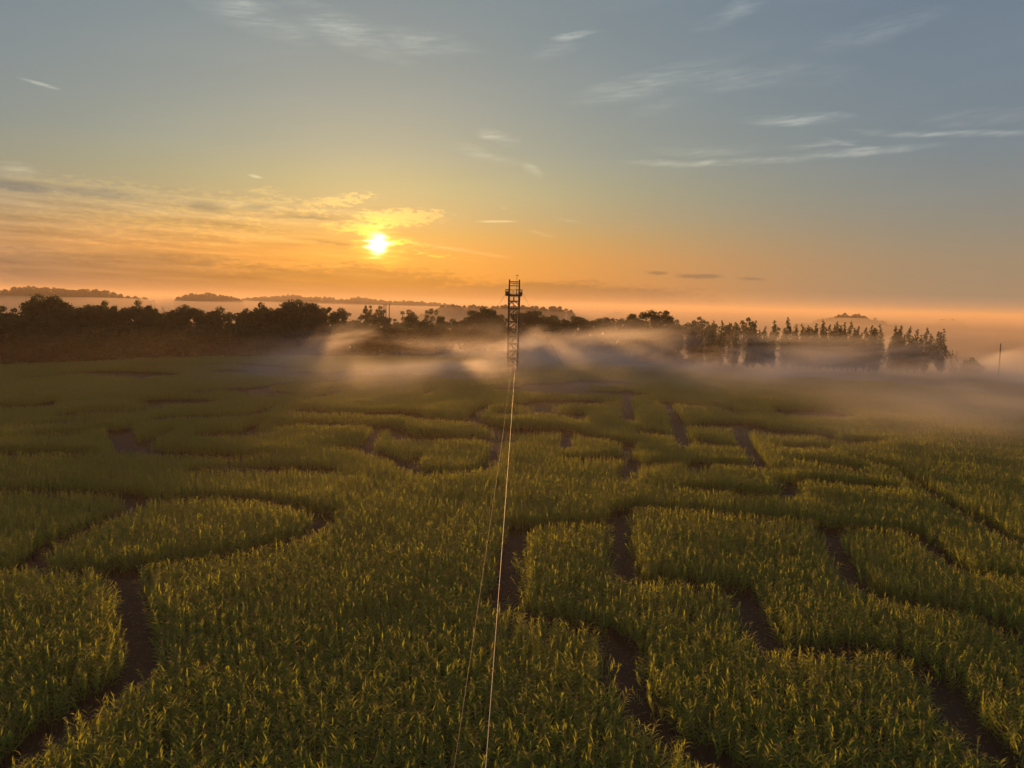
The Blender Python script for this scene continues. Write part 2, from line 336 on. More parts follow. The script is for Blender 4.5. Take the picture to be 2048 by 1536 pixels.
TREES=[
 (-118.4,261.3,19.4,9.8,'bare'),
 (53.7,296.8,17.7,12.6,'big'),
 (58.7,301.0,21.1,15.4,'big'),
 (64.2,299.6,16.7,9.8,'big'),
 (166.5,275.0,4.7,4.8,'bush'),
 (169.5,275.0,6.0,7.7,'bush'),
 (-69.1,287.0,13.7,16.8,'centre'),
 (-78.4,350.0,17.6,15.4,'centre'),
 (-62.3,291.2,12.2,16.8,'centre'),
 (-74.4,366.8,14.9,14.0,'centre'),
 (-61.4,336.0,14.3,14.0,'centre'),
 (-53.7,296.8,11.5,15.4,'centre'),
 (-57.2,357.0,14.5,15.4,'centre'),
 (-45.2,299.6,12.8,15.4,'centre'),
 (-50.0,366.8,14.5,14.0,'centre'),
 (-35.9,296.8,14.5,18.2,'centre'),
 (-32.4,288.4,13.0,14.0,'centre'),
 (-37.0,378.0,14.2,11.2,'centre'),
 (108.1,462.0,17.0,15.4,'hazy'),
 (115.8,462.0,16.6,15.4,'hazy'),
 (125.9,469.0,16.8,15.4,'hazy'),
 (135.2,469.0,17.6,14.0,'hazy'),
 (143.4,469.0,16.6,14.0,'hazy'),
 (158.8,462.0,15.2,11.2,'hazy'),
 (176.3,448.0,16.2,8.4,'hazy'),
 (-28.4,350.0,13.9,12.6,'middle'),
 (-22.4,347.2,14.6,12.6,'middle'),
 (-17.9,357.0,17.8,12.6,'middle'),
 (-13.0,352.8,19.4,15.4,'middle'),
 (-8.7,350.0,18.1,11.2,'middle'),
 (-4.4,344.4,16.4,12.6,'middle'),
 (5.7,352.8,19.1,14.0,'middle'),
 (9.4,350.0,18.5,12.6,'middle'),
 (15.5,344.4,16.0,12.6,'middle'),
 (20.6,350.0,16.5,12.6,'middle'),
 (26.6,355.6,16.3,12.6,'middle'),
 (30.6,347.2,16.3,12.6,'middle'),
 (36.7,350.0,15.7,12.6,'middle'),
 (44.5,366.8,16.1,12.6,'middle'),
 (51.0,375.2,16.4,12.6,'middle'),
 (58.8,378.0,17.8,14.0,'middle'),
 (62.8,366.8,16.3,14.0,'middle'),
 (67.5,280.0,16.8,5.7,'poplar'),
 (70.3,279.6,16.9,5.7,'poplar'),
 (74.1,279.2,17.3,5.7,'poplar'),
 (77.3,278.8,17.4,5.7,'poplar'),
 (82.3,278.2,15.3,5.7,'poplar'),
 (86.9,277.6,18.8,6.4,'poplar'),
 (89.2,277.3,17.7,5.7,'poplar'),
 (92.7,276.9,15.6,5.7,'poplar'),
 (95.9,276.5,17.9,6.4,'poplar'),
 (100.6,275.9,19.1,6.4,'poplar'),
 (103.4,275.5,16.7,5.7,'poplar'),
 (105.6,275.3,16.7,5.7,'poplar'),
 (107.9,275.0,16.4,5.7,'poplar'),
 (110.5,274.6,17.2,5.7,'poplar'),
 (112.8,274.3,18.4,5.7,'poplar'),
 (115.3,274.0,17.0,5.7,'poplar'),
 (117.7,273.7,18.1,5.7,'poplar'),
 (120.3,273.4,17.9,5.7,'poplar'),
 (122.3,273.1,18.3,5.7,'poplar'),
 (125.2,272.8,16.5,5.7,'poplar'),
 (127.8,272.4,16.3,5.7,'poplar'),
 (129.7,272.2,17.0,5.7,'poplar'),
 (132.3,271.8,17.3,5.7,'poplar'),
 (137.7,271.1,16.9,5.7,'poplar'),
 (139.6,270.9,17.3,5.7,'poplar'),
 (142.6,270.5,17.0,5.7,'poplar'),
 (145.2,270.2,16.2,5.7,'poplar'),
 (148.2,269.8,16.7,5.7,'poplar'),
 (154.0,269.0,16.5,5.7,'poplar'),
 (159.3,272.0,9.1,3.6,'spruce'),
 (160.9,272.0,8.6,3.6,'spruce'),
 (-103.3,532.0,18.3,14.0,'veiled'),
 (-95.2,532.0,18.1,12.6,'veiled'),
 (-80.3,546.0,19.2,16.8,'veiled'),
 (-73.1,546.0,19.0,14.0,'veiled'),
 (-66.0,560.0,20.3,15.4,'veiled'),
 (-60.1,560.0,19.3,12.6,'veiled'),
 (22.0,560.0,18.7,14.0,'veiled'),
 (26.8,462.0,18.4,11.2,'veiled'),
 (-148.2,188.3,15.6,14.0,'wood_front'),
 (-146.6,191.1,13.4,12.5,'wood_front'),
 (-147.0,196.1,14.9,14.7,'wood_front'),
 (-145.9,199.1,12.3,13.0,'wood_front'),
 (-144.5,202.8,15.3,14.8,'wood_front'),
 (-142.9,204.8,15.1,14.1,'wood_front'),
 (-142.3,209.2,14.4,13.6,'wood_front'),
 (-139.7,211.5,14.8,12.0,'wood_front'),
 (-137.3,215.0,13.0,15.1,'wood_front'),
 (-136.6,218.5,14.8,15.3,'wood_front'),
 (-133.3,221.1,11.0,14.5,'wood_front'),
 (-129.7,222.9,13.8,11.6,'wood_front'),
 (-129.4,226.9,11.4,11.7,'wood_front'),
 (-127.4,231.4,11.3,15.3,'wood_front'),
 (-123.5,234.3,12.7,14.2,'wood_front'),
 (-123.5,239.6,13.5,13.7,'wood_front'),
 (-119.5,243.6,12.6,13.5,'wood_front'),
 (-117.4,246.2,14.6,13.2,'wood_front'),
 (-113.4,249.4,13.2,11.3,'wood_front'),
 (-109.1,250.1,11.4,12.8,'wood_front'),
 (-106.8,254.7,13.2,12.7,'wood_front'),
 (-102.6,255.9,14.8,13.5,'wood_front'),
 (-97.3,258.7,11.3,15.2,'wood_front'),
 (-93.9,261.8,10.8,14.6,'wood_front'),
 (-91.3,263.7,13.4,12.3,'wood_front'),
 (-86.2,265.9,11.8,13.6,'wood_front'),
 (-83.6,269.0,13.1,14.2,'wood_front'),
 (-79.2,271.0,12.4,12.9,'wood_front'),
 (-73.0,272.8,14.2,15.1,'wood_front'),
 (-69.2,273.0,13.8,12.6,'wood_front'),
 (-155.7,199.2,18.6,18.2,'wood_sky'),
 (-158.4,209.7,17.8,15.4,'wood_sky'),
 (-153.1,210.1,19.0,18.2,'wood_sky'),
 (-153.7,222.0,17.0,15.4,'wood_sky'),
 (-150.5,224.9,18.0,15.4,'wood_sky'),
 (-146.3,228.4,20.5,16.8,'wood_sky'),
 (-142.2,229.0,18.8,14.0,'wood_sky'),
 (-138.9,230.1,20.0,15.4,'wood_sky'),
 (-136.2,232.4,18.1,14.0,'wood_sky'),
 (-136.8,239.6,18.4,14.0,'wood_sky'),
 (-137.9,247.9,17.4,14.0,'wood_sky'),
 (-133.1,245.9,19.0,12.6,'wood_sky'),
 (-129.2,248.6,17.6,14.0,'wood_sky'),
 (-125.1,252.2,19.4,12.6,'wood_sky'),
 (-125.4,261.3,16.6,12.6,'wood_sky'),
 (-120.7,258.7,15.6,12.6,'wood_sky'),
 (-116.2,259.0,16.5,11.2,'wood_sky'),
 (-112.5,264.9,18.3,14.0,'wood_sky'),
 (-110.8,272.3,16.9,12.6,'wood_sky'),
 (-105.6,270.8,17.6,14.0,'wood_sky'),
 (-99.8,273.5,16.8,12.6,'wood_sky'),
 (-97.0,277.1,17.2,12.6,'wood_sky'),
 (-94.0,279.0,19.5,15.4,'wood_sky'),
 (-90.6,279.8,17.8,12.6,'wood_sky'),
 (-88.0,284.6,18.6,12.6,'wood_sky'),
 (-85.2,286.8,19.0,14.0,'wood_sky'),
 (-82.8,290.5,21.2,18.2,'wood_sky'),
 (-75.4,282.2,19.6,14.0,'wood_sky'),
 (-71.2,285.5,19.3,12.6,'wood_sky'),
]
POLES=[('utility',-54.28,315.0,20.07),('utility',-54.39,320.6,20.08),('utility',-51.85,313.6,20.13),('lone',172.89,266.0,11.71)]
FAR_WOODS=[
 ('ridge',[(-626,868,26.6),(-591,868,28.6),(-580,868,30.6),(-551,868,30.1),(-522,868,29.7),(-505,868,29.5),(-476,868,31.9),(-464,868,33.4),(-456,868,29.6)]),
 ('clump',[(-469,896,27.5),(-464,896,29.4),(-455,896,29.1),(-441,896,28.2)]),
 ('knoll',[(-439,980,30.6),(-430,980,32.1),(-421,980,31.0),(-408,980,30.1),(-395,980,31.0),(-379,980,30.8),(-368,980,31.7),(-359,980,30.0)]),
 ('thin',[(-462,1260,30.0),(-424,1260,29.3),(-391,1260,29.3),(-367,1260,32.3),(-349,1260,29.4),(-316,1260,28.6),(-282,1260,26.9),(-264,1260,29.9),(-259,1260,33.3),(-254,1260,29.3),(-224,1260,26.7),(-190,1260,25.8),(-157,1260,25.8),(-132,1260,25.6),(-90,1260,24.9)]),
 ('dark',[(-98,784,19.3),(-82,784,22.3),(-67,784,23.2),(-51,784,24.1),(-35,784,22.9),(-15,784,22.4),(1,784,22.3),(17,784,23.2),(32,784,24.1),(43,784,25.9),(53,784,26.6),(61,784,23.7),(71,784,20.9)]),
 ('isl1',[(159,1260,22.7),(165,1260,24.5),(177,1260,23.1),(190,1260,23.4)]),
 ('isl2',[(202,1260,22.9),(219,1260,22.5)]),
 ('isle',[(347,896,17.8),(364,896,20.0),(379,896,19.8),(393,896,22.5),(402,896,21.0),(412,896,22.4),(423,896,20.9),(441,896,19.5),(459,896,18.2)]),
 ('low',[(629,1120,20.3),(648,1120,22.3),(663,1120,21.9),(674,1120,20.7)]),
]

# ------------------------------------------------------------------ materials
def mat(name):
    m_ = bpy.data.materials.new(name); m_.use_nodes = True
    m_.node_tree.nodes.clear(); b = NB(m_.node_tree)
    out = b.new('ShaderNodeOutputMaterial')
    return m_, b, out


def leaf_mat(name, dark, light, trans, scale=0.6, rough=0.5, tf=0.45, spec=0.25):
    m_, b, out = mat(name)
    tc = b.new('ShaderNodeTexCoord').outputs['Object']
    oi = b.new('ShaderNodeObjectInfo').outputs['Random']
    n = b.noise(tc, scale, 3.0, 0.6)
    f = b.m('ADD', b.m('MULTIPLY', b.smooth(n, 0.3, 0.7), 0.7), b.m('MULTIPLY', oi, 0.3))
    c_ = b.mix(f, dark, light)
    pr = b.new('ShaderNodeBsdfPrincipled'); b.put(pr.inputs['Base Color'], c_)
    pr.inputs['Roughness'].default_value = rough; pr.inputs['Specular IOR Level'].default_value = spec
    tr = b.new('ShaderNodeBsdfTranslucent'); b.put(tr.inputs[0], b.mix(f, tuple(x * 0.8 for x in trans), trans))
    mx = b.new('ShaderNodeMixShader'); mx.inputs[0].default_value = tf
    b.l.new(pr.outputs[0], mx.inputs[1]); b.l.new(tr.outputs[0], mx.inputs[2])
    b.l.new(mx.outputs[0], out.inputs[0])
    return m_


def solid_mat(name, c1, c2, scale=4.0, rough=0.8, metal=0.0, stretch=(1, 1, 1), bump=0.0):
    m_, b, out = mat(name)
    tc = b.new('ShaderNodeTexCoord').outputs['Object']
    n = b.noise(b.vm('MULTIPLY', tc, stretch), scale, 5.0, 0.6)
    pr = b.new('ShaderNodeBsdfPrincipled'); b.put(pr.inputs['Base Color'], b.mix(b.smooth(n, 0.3, 0.7), c1, c2))
    pr.inputs['Roughness'].default_value = rough; pr.inputs['Metallic'].default_value = metal
    if bump:
        bp = b.new('ShaderNodeBump'); bp.inputs['Strength'].default_value = bump; b.put(bp.inputs['Height'], n)
        b.l.new(bp.outputs[0], pr.inputs['Normal'])
    b.l.new(pr.outputs[0], out.inputs[0])
    return m_


M_CORN = leaf_mat('corn_leaf', (0.150, 0.220, 0.040), (0.235, 0.310, 0.062), (0.40, 0.43, 0.045), 1.3, 0.68, 0.5, 0.08)
M_STALK = solid_mat('corn_stalk', (0.09, 0.11, 0.03), (0.14, 0.13, 0.05), 9.0, 0.6)
M_TASSEL = leaf_mat('corn_tassel', (0.26, 0.21, 0.09), (0.38, 0.31, 0.15), (0.34, 0.26, 0.10), 3.0, 0.7, 0.4)
M_TREE = leaf_mat('tree_leaf', (0.030, 0.045, 0.014), (0.062, 0.080, 0.024), (0.07, 0.085, 0.015), 0.5, 0.6, 0.3)
M_POPLAR = leaf_mat('poplar_leaf', (0.035, 0.055, 0.022), (0.070, 0.095, 0.036), (0.08, 0.10, 0.025), 0.9, 0.5, 0.3)
M_SPRUCE = leaf_mat('spruce_needle', (0.022, 0.040, 0.022), (0.040, 0.062, 0.032), (0.03, 0.045, 0.015), 1.4, 0.7, 0.15)
M_FAR = leaf_mat('far_leaf', (0.035, 0.045, 0.020), (0.060, 0.072, 0.030), (0.06, 0.07, 0.02), 0.05, 0.8, 0.2)
M_BARK = solid_mat('bark', (0.045, 0.036, 0.028), (0.095, 0.078, 0.060), 6.0, 0.9, 0, (3, 3, 0.5), 0.5)
M_WOOD = solid_mat('weathered_timber', (0.024, 0.019, 0.016), (0.050, 0.040, 0.032), 5.0, 0.75, 0, (4, 4, 0.4), 0.3)
M_STEEL = solid_mat('dark_steel', (0.050, 0.050, 0.050), (0.080, 0.076, 0.072), 8.0, 0.5, 0.6)
M_POLE = solid_mat('pole_timber', (0.070, 0.058, 0.046), (0.12, 0.10, 0.08), 5.0, 0.85, 0, (4, 4, 0.3), 0.3)
M_CABLE = solid_mat('galvanised_cable', (0.16, 0.15, 0.13), (0.24, 0.23, 0.20), 40.0, 0.6, 0.1)
M_ROPE = solid_mat('thin_rope', (0.06, 0.055, 0.045), (0.09, 0.08, 0.07), 40.0, 0.7)

# soil and ground
M_SOIL, b, out = mat('maze_soil')
tc = b.new('ShaderNodeTexCoord').outputs['Object']
n1 = b.noise(tc, 1.1, 6.0, 0.65); n2 = b.noise(tc, 14.0, 4.0, 0.6)
pr = b.new('ShaderNodeBsdfPrincipled'); pr.inputs['Roughness'].default_value = 0.95
b.put(pr.inputs['Base Color'], b.mix(b.m('ADD', b.m('MULTIPLY', n1, 0.6), b.m('MULTIPLY', n2, 0.4)), (0.024, 0.011, 0.006), (0.078, 0.038, 0.019)))
bp = b.new('ShaderNodeBump'); bp.inputs['Strength'].default_value = 0.8; bp.inputs['Distance'].default_value = 0.08
b.put(bp.inputs['Height'], b.m('ADD', n1, n2)); b.l.new(bp.outputs[0], pr.inputs['Normal']); b.l.new(pr.outputs[0], out.inputs[0])
M_GROUND, b, out = mat('meadow_ground')
tc = b.new('ShaderNodeTexCoord').outputs['Object']
n1 = b.noise(tc, 0.02, 5.0, 0.6); n2 = b.noise(tc, 0.9, 5.0, 0.7)
pr = b.new('ShaderNodeBsdfPrincipled'); pr.inputs['Roughness'].default_value = 0.95
cc = b.mix(b.smooth(n1, 0.35, 0.65), (0.050, 0.062, 0.020), (0.085, 0.085, 0.035))
b.put(pr.inputs['Base Color'], b.mix(b.m('MULTIPLY', n2, 0.5), cc, (0.035, 0.040, 0.014)))
bp = b.new('ShaderNodeBump'); bp.inputs['Strength'].default_value = 0.6; bp.inputs['Distance'].default_value = 0.3
b.put(bp.inputs['Height'], n2); b.l.new(bp.outputs[0], pr.inputs['Normal']); b.l.new(pr.outputs[0], out.inputs[0])


# ------------------------------------------------------------------ object helpers
def tag(o, label=None, cat=None, group=None, kind=None):
    if label: o['label'] = label
    if cat: o['category'] = cat
    if group: o['group'] = group
    if kind: o['kind'] = kind
    return o


def mesh_from(name, verts, faces, m_=None, smooth=False):
    me = bpy.data.meshes.new(name)
    if isinstance(faces, np.ndarray):
        faces = faces.tolist()
    me.from_pydata(np.asarray(verts, dtype=float).tolist(), [], faces)
    if m_: me.materials.append(m_)
    if smooth: me.polygons.foreach_set('use_smooth', [True] * len(me.polygons))
    me.update()
    return me


def obj(name, me, parent=None, loc=None, rot=None, scale=None):
    o = bpy.data.objects.new(name, me); COL.objects.link(o)
    if parent: o.parent = parent
    if loc is not None: o.location = loc
    if rot is not None: o.rotation_euler = rot
    if scale is not None: o.scale = scale
    return o


class MB:
    """collects boxes, bars and tubes into one mesh"""
    def __init__(self): self.v = []; self.f = []

    def add(self, v, f):
        k = len(self.v); self.v += [tuple(x) for x in v]; self.f += [tuple(i + k for i in q) for q in f]

    def box(self, x0, x1, y0, y1, z0, z1):
        self.add([(x0, y0, z0), (x1, y0, z0), (x1, y1, z0), (x0, y1, z0), (x0, y0, z1), (x1, y0, z1), (x1, y1, z1), (x0, y1, z1)],
                 [(0, 3, 2, 1), (4, 5, 6, 7), (0, 1, 5, 4), (1, 2, 6, 5), (2, 3, 7, 6), (3, 0, 4, 7)])

    def bar(self, p, q, w, d=None):
        """square bar from p to q"""
        p = Vector(p); q = Vector(q); t = (q - p).normalized(); d = d or w
        a = t.cross(Vector((0, 0, 1)))
        if a.length < 1e-3: a = Vector((1, 0, 0))
        a.normalize(); c_ = t.cross(a).normalized()
        vs = [e + a * (sx * w / 2) + c_ * (sy * d / 2) for e in (p, q) for sx, sy in ((-1, -1), (1, -1), (1, 1), (-1, 1))]
        self.add(vs, [(0, 1, 2, 3), (7, 6, 5, 4), (0, 4, 5, 1), (1, 5, 6, 2), (2, 6, 7, 3), (3, 7, 4, 0)])

    def tube(self, pts, rad, n=8):
        """tapered tube along pts; rad one number or a list"""
        pts = [Vector(q) for q in pts]
        if not isinstance(rad, (list, tuple)): rad = [rad] * len(pts)
        k = len(self.v)
        for i, q in enumerate(pts):
            t = (pts[min(i + 1, len(pts) - 1)] - pts[max(i - 1, 0)]).normalized()
            a = t.cross(Vector((0.31, 0.95, 0.05)));
            if a.length < 1e-3: a = t.cross(Vector((1, 0, 0)))
            a.normalize(); c_ = t.cross(a)
            for j in range(n):
                an = 2 * math.pi * j / n
                self.v.append(tuple(q + (a * math.cos(an) + c_ * math.sin(an)) * rad[i]))
        for i in range(len(pts) - 1):
            for j in range(n):
                self.f.append((k + i * n + j, k + i * n + (j + 1) % n, k + (i + 1) * n + (j + 1) % n, k + (i + 1) * n + j))
        self.f.append(tuple(k + j for j in range(n))[::-1])
        self.f.append(tuple(k + (len(pts) - 1) * n + j for j in range(n)))

    def mesh(self, name, m_, smooth=False): return mesh_from(name, self.v, self.f, m_, smooth)

    def build(self, name, m_, parent=None, smooth=False, **kw): return obj(name, self.mesh(name, m_, smooth), parent, **kw)


# ------------------------------------------------------------------ the ground: one sheet to the horizon
def ground_z(x, y):
    d = math.hypot(x, y)
    s = min(max((d - 330.0) / 180.0, 0), 1); s = s * s * (3 - 2 * s)
    z = -10.0 * s
    t = min(max((d - 530) / 420.0, 0), 1)
    z += t * (1.6 * math.sin(x * 0.006 + 1.0) * math.cos(y * 0.0045) + 1.2 * math.sin(x * 0.0021 - y * 0.003))
    # rise under the far ridge on the left
    z += 11.0 * math.exp(-(((x + 540) / 180.0) ** 2 + ((y - 900) / 200.0) ** 2))
    z += 8.0 * math.exp(-(((x + 350) / 240.0) ** 2 + ((y - 1150) / 250.0) ** 2))
    return z


rings = [0, 60, 120, 180, 240, 300, 325, 345, 365, 385, 405, 430, 460, 490, 520, 560, 620, 690, 760, 830, 900, 980, 1060, 1150, 1250, 1400, 1900, 2600, 3600, 5000, 7000]
NA = 144
vs = [(0, 0, 0)]
for r_ in rings[1:]:
    for j in range(NA):
        a = 2 * math.pi * j / NA
        x, y = r_ * math.sin(a), r_ * math.cos(a); vs.append((x, y, ground_z(x, y)))
fs = [(0, 1 + (j + 1) % NA, 1 + j) for j in range(NA)]
for i in range(len(rings) - 2):
    for j in range(NA):
        k0, k1 = 1 + i * NA, 1 + (i + 1) * NA
        fs.append((k0 + j, k0 + (j + 1) % NA, k1 + (j + 1) % NA, k1 + j))
tag(obj('ground', mesh_from('ground', vs, fs, M_GROUND, True)), kind='structure')

# the soil of the corn field, 2 cm above the meadow
edge = FIELD_EDGE
outline = [(edge[0][0] - 60, edge[0][1] - 45)] + list(edge) + [(edge[-1][0] + 65, edge[-1][1] - 45), (220, -30), (-220, -30)]
tag(obj('field_soil', mesh_from('field_soil', [(x, y, 0.02) for x, y in outline][::-1], [tuple(range(len(outline)))], M_SOIL)), kind='structure')


# ------------------------------------------------------------------ corn
def leaf_verts(L, W, rise, droop, yaw, z0, twist, segs=5):
    """an arching blade: starts at height z0, rises, then bends over"""
    v = []; x = 0.0; z = z0; a = rise
    for i in range(segs + 1):
        t = i / segs
        w = W * (0.55 + 1.6 * t if t < 0.28 else 1.0 * (1 - ((t - 0.28) / 0.72) ** 1.7)) * 0.5
        w = max(w, 0.003)
        tw = twist * t
        nx, nz = -math.sin(a), math.cos(a)
        for s in (-1, 1):
            yy = s * w * math.cos(tw); off = s * w * math.sin(tw) + 0.25 * w
            v.append((x + nx * off, yy, z + nz * off))
        x += L / segs * math.cos(a); z += L / segs * math.sin(a)
        a -= droop / segs * (0.5 + 1.1 * t)
    c_, s_ = math.cos(yaw), math.sin(yaw)
    v = [(p_[0] * c_ - p_[1] * s_, p_[0] * s_ + p_[1] * c_, p_[2]) for p_ in v]
    f = [(2 * i, 2 * i + 1, 2 * i + 3, 2 * i + 2) for i in range(segs)]
    return v, f


def corn_parts(seed):
    """meshes of one corn plant: stalk, leaves, tassel"""
    rg = random.Random(seed)
    h = rg.uniform(2.0, 2.2)
    mb = MB(); bend = rg.uniform(-0.05, 0.05)
    mb.tube([(0, 0, -0.03), (bend * 0.4, 0, h * 0.5), (bend, bend * 0.5, h)], [0.016, 0.013, 0.006], 4)
    stalk = mb.mesh('stalk', M_STALK)
    leaves = []
    n = rg.randint(9, 11); yaw0 = rg.uniform(0, 6.28)
    for i in range(n):
        t = i / (n - 1)
        z0 = h * (0.34 + 0.64 * t)
        L = 0.76 * (1 - 0.40 * t) * rg.uniform(0.85, 1.12)
        W = 0.095 * (1 - 0.30 * t) * rg.uniform(0.85, 1.15)
        rise = R(rg.uniform(30, 58) + 12 * t); droop = R(rg.uniform(50, 140) * (1 - 0.3 * t))
        yaw = yaw0 + i * math.pi + rg.uniform(-0.45, 0.45)
        v, f = leaf_verts(L, W, rise, droop, yaw, z0, rg.uniform(-0.7, 0.7))
        leaves.append(mesh_from('leaf', v, f, M_CORN, True))
    mb = MB(); nb = rg.randint(4, 6)
    for i in range(nb):
        a = rg.uniform(0, 6.28); sp = 0.0 if i == 0 else rg.uniform(0.05, 0.13); L = rg.uniform(0.24, 0.34)
        q0 = Vector((bend, bend * 0.5, h - 0.01)); q1 = q0 + Vector((math.cos(a) * sp * 0.6, math.sin(a) * sp * 0.6, L * 0.6))
        q2 = q0 + Vector((math.cos(a) * sp * 1.5, math.sin(a) * sp * 1.5, L * 0.95))
        mb.tube([q0, q1, q2], [0.004, 0.009, 0.004], 3)
    tassel = mb.mesh('tassel', M_TASSEL)
    return stalk, leaves, tassel


VARIANTS = [corn_parts(100 + i) for i in range(9)]


def join_meshes(name, ms, mats):
    v = []; f = []; mi = []
    for me in ms:
        k = len(v); v += [tuple(q.co) for q in me.vertices]
        idx = mats.index(me.materials[0])
        for pl in me.polygons:
            f.append(tuple(i + k for i in pl.vertices)); mi.append(idx)
    me = bpy.data.meshes.new(name); me.from_pydata(v, [], f)
    for m_ in mats: me.materials.append(m_)
    me.polygons.foreach_set('material_index', mi)
    me.polygons.foreach_set('use_smooth', [True] * len(f))
    me.update(); return me


corn_lib = bpy.data.collections.new('corn_shapes')      # never linked to the scene: only feeds the crop
for i, (st_, lv_, ts_) in enumerate(VARIANTS):
    ms = [st_] + lv_ + ([ts_] if i % 2 == 0 else [])
    corn_lib.objects.link(bpy.data.objects.new('corn_shape', join_meshes('corn_shape', ms, [M_STALK, M_CORN, M_TASSEL])))

# where plants stand: rows inside the field, minus the maze paths
rng = np.random.default_rng(11)
row_a = R(14.0)                                     # row direction
ca, sa = math.cos(row_a), math.sin(row_a)
U, V = np.meshgrid(np.arange(-270, 270, 0.56), np.arange(-270, 310, 0.195))
px = (U * ca - V * sa).ravel(); py = (U * sa + V * ca).ravel() + 60
keep = (py > 10) & (py < 285) & (np.abs(px) < 0.74 * py + 14)
px, py = px[keep], py[keep]
px = px + rng.normal(0, 0.20, px.size); py = py + rng.normal(0, 0.17, py.size)
ex = [p_[0] for p_ in edge]; ey = [p_[1] for p_ in edge]
# inside the field outline (even-odd test)
inside = np.zeros(px.size, bool); ov = outline
for i in range(len(ov)):
    (x1, y1), (x2, y2) = ov[i], ov[i - 1]
    if y1 == y2: continue
    cr = ((y1 > py) != (y2 > py)) & (px < (x2 - x1) * (py - y1) / (y2 - y1) + x1)
    inside ^= cr
px, py = px[inside], py[inside]
dist = np.full(px.size, 99.0); wide = np.full(px.size, 99.0)
for w_, pts in PATHS:
    for (x1, y1), (x2, y2) in zip(pts[:-1], pts[1:]):
        L2 = (x2 - x1) ** 2 + (y2 - y1) ** 2 + 1e-9
        t = np.clip(((px - x1) * (x2 - x1) + (py - y1) * (y2 - y1)) / L2, 0, 1)
        across = (x2 - x1) ** 2 / L2                             # clearings running across the view are broader further out
        hw = across * max(0.0, min(9.5, 18.0 * y1 * y1 / 57000.0) - w_ / 2)
        dd = np.hypot(px - x1 - t * (x2 - x1), py - y1 - t * (y2 - y1)) - w_ / 2
        dist = np.minimum(dist, dd); wide = np.minimum(wide, dd - hw)
px, py, wide, dist = px[dist > 0], py[dist > 0], wide[dist > 0], dist[dist > 0]


def wave(x, y):
    return (0.5 * np.sin(x * 0.16 + 1.7 * np.sin(y * 0.07)) * np.sin(y * 0.21 + 0.8 * np.sin(x * 0.11)) + 0.5 * np.sin(x * 0.06 - y * 0.09 + 1.1) + 0.35 * np.sin(x * 0.43 + y * 0.31) * np.sin(y * 0.57 - x * 0.2))


scl = 0.82 + (0.10 + 0.10 * np.clip((py - 60) / 60.0, 0, 1)) * wave(px, py) + rng.normal(0, 0.055, px.size)
scl = np.clip(scl, 0.45, 1.15)
scl = np.where(wide < 0, 0.13 + rng.normal(0, 0.03, px.size), scl)       # low regrowth beside the far clearings
yaw = rng.uniform(0, 2 * math.pi, px.size)
tilt = rng.normal(0, 0.08, (px.size, 2)) + (rng.normal(0, 0.22, (px.size, 2)) * (dist < 0.45)[:, None])
var = rng.integers(0, len(VARIANTS), px.size)

# the 300 plants that show largest: those nearest to the camera inside the frame
MW = np.array(cam.matrix_world.inverted())
P4 = np.stack([px, py, np.full(px.size, 1.9), np.ones(px.size)])
q = MW @ P4
sx = 0.5 + q[0] / -q[2] * (1500 / 2048); sy = 0.5 + q[1] / -q[2] * (1500 / 1536)
vis = (q[2] < 0) & (sx > 0.0) & (sx < 1.0) & (sy > 0.004)
order = np.argsort(np.where(vis, -q[2], 1e9))[:300]
single = np.zeros(px.size, bool); single[order] = True
for i in np.nonzero(single)[0]:
    st_, lv_, ts_ = VARIANTS[var[i]]
    root = bpy.data.objects.new('corn_plant', None); COL.objects.link(root); root.empty_display_size = 0.2
    root.location = (px[i], py[i], 0.02); root.rotation_euler = (tilt[i, 0], tilt[i, 1], yaw[i]); root.scale = (scl[i],) * 3
    tag(root, 'green corn plant in the nearest strip of the crop along the bottom edge', 'corn', 'corn plants along the bottom edge of the photo')
    obj('stalk', st_, root)
    for l_ in lv_: obj('leaf', l_, root)
    if var[i] % 2 == 0: obj('tassel', ts_, root)

# all other plants: one crop
rest = ~single
N = int(rest.sum())
pm = bpy.data.meshes.new('corn_crop')
pm.vertices.add(N)
pm.vertices.foreach_set('co', np.stack([px[rest], py[rest], np.full(N, 0.02)], 1).astype(np.float32).ravel())
for nm, ty, da in (('scl', 'FLOAT', scl[rest]), ('pick', 'INT', var[rest])):
    at = pm.attributes.new(nm, ty, 'POINT'); at.data.foreach_set('value', da.astype(np.float32 if ty == 'FLOAT' else np.int32))
at = pm.attributes.new('rot', 'FLOAT_VECTOR', 'POINT')
at.data.foreach_set('vector', np.stack([tilt[rest, 0], tilt[rest, 1], yaw[rest]], 1).astype(np.float32).ravel())
crop = obj('corn_crop', pm)
tag(crop, 'dense green maize crop with winding maze paths cut through it', 'corn', kind='stuff')
gt = bpy.data.node_groups.new('corn_scatter', 'GeometryNodeTree')
gt.interface.new_socket('Geometry', in_out='INPUT', socket_type='NodeSocketGeometry')
gt.interface.new_socket('Geometry', in_out='OUTPUT', socket_type='NodeSocketGeometry')
gi = gt.nodes.new('NodeGroupInput'); go = gt.nodes.new('NodeGroupOutput')
ci = gt.nodes.new('GeometryNodeCollectionInfo'); ci.inputs['Collection'].default_value = corn_lib
ci.inputs['Separate Children'].default_value = True; ci.inputs['Reset Children'].default_value = True
iop = gt.nodes.new('GeometryNodeInstanceOnPoints'); iop.inputs['Pick Instance'].default_value = True


def named(nm, ty):
    a_ = gt.nodes.new('GeometryNodeInputNamedAttribute'); a_.data_type = ty; a_.inputs['Name'].default_value = nm
    return a_.outputs['Attribute']


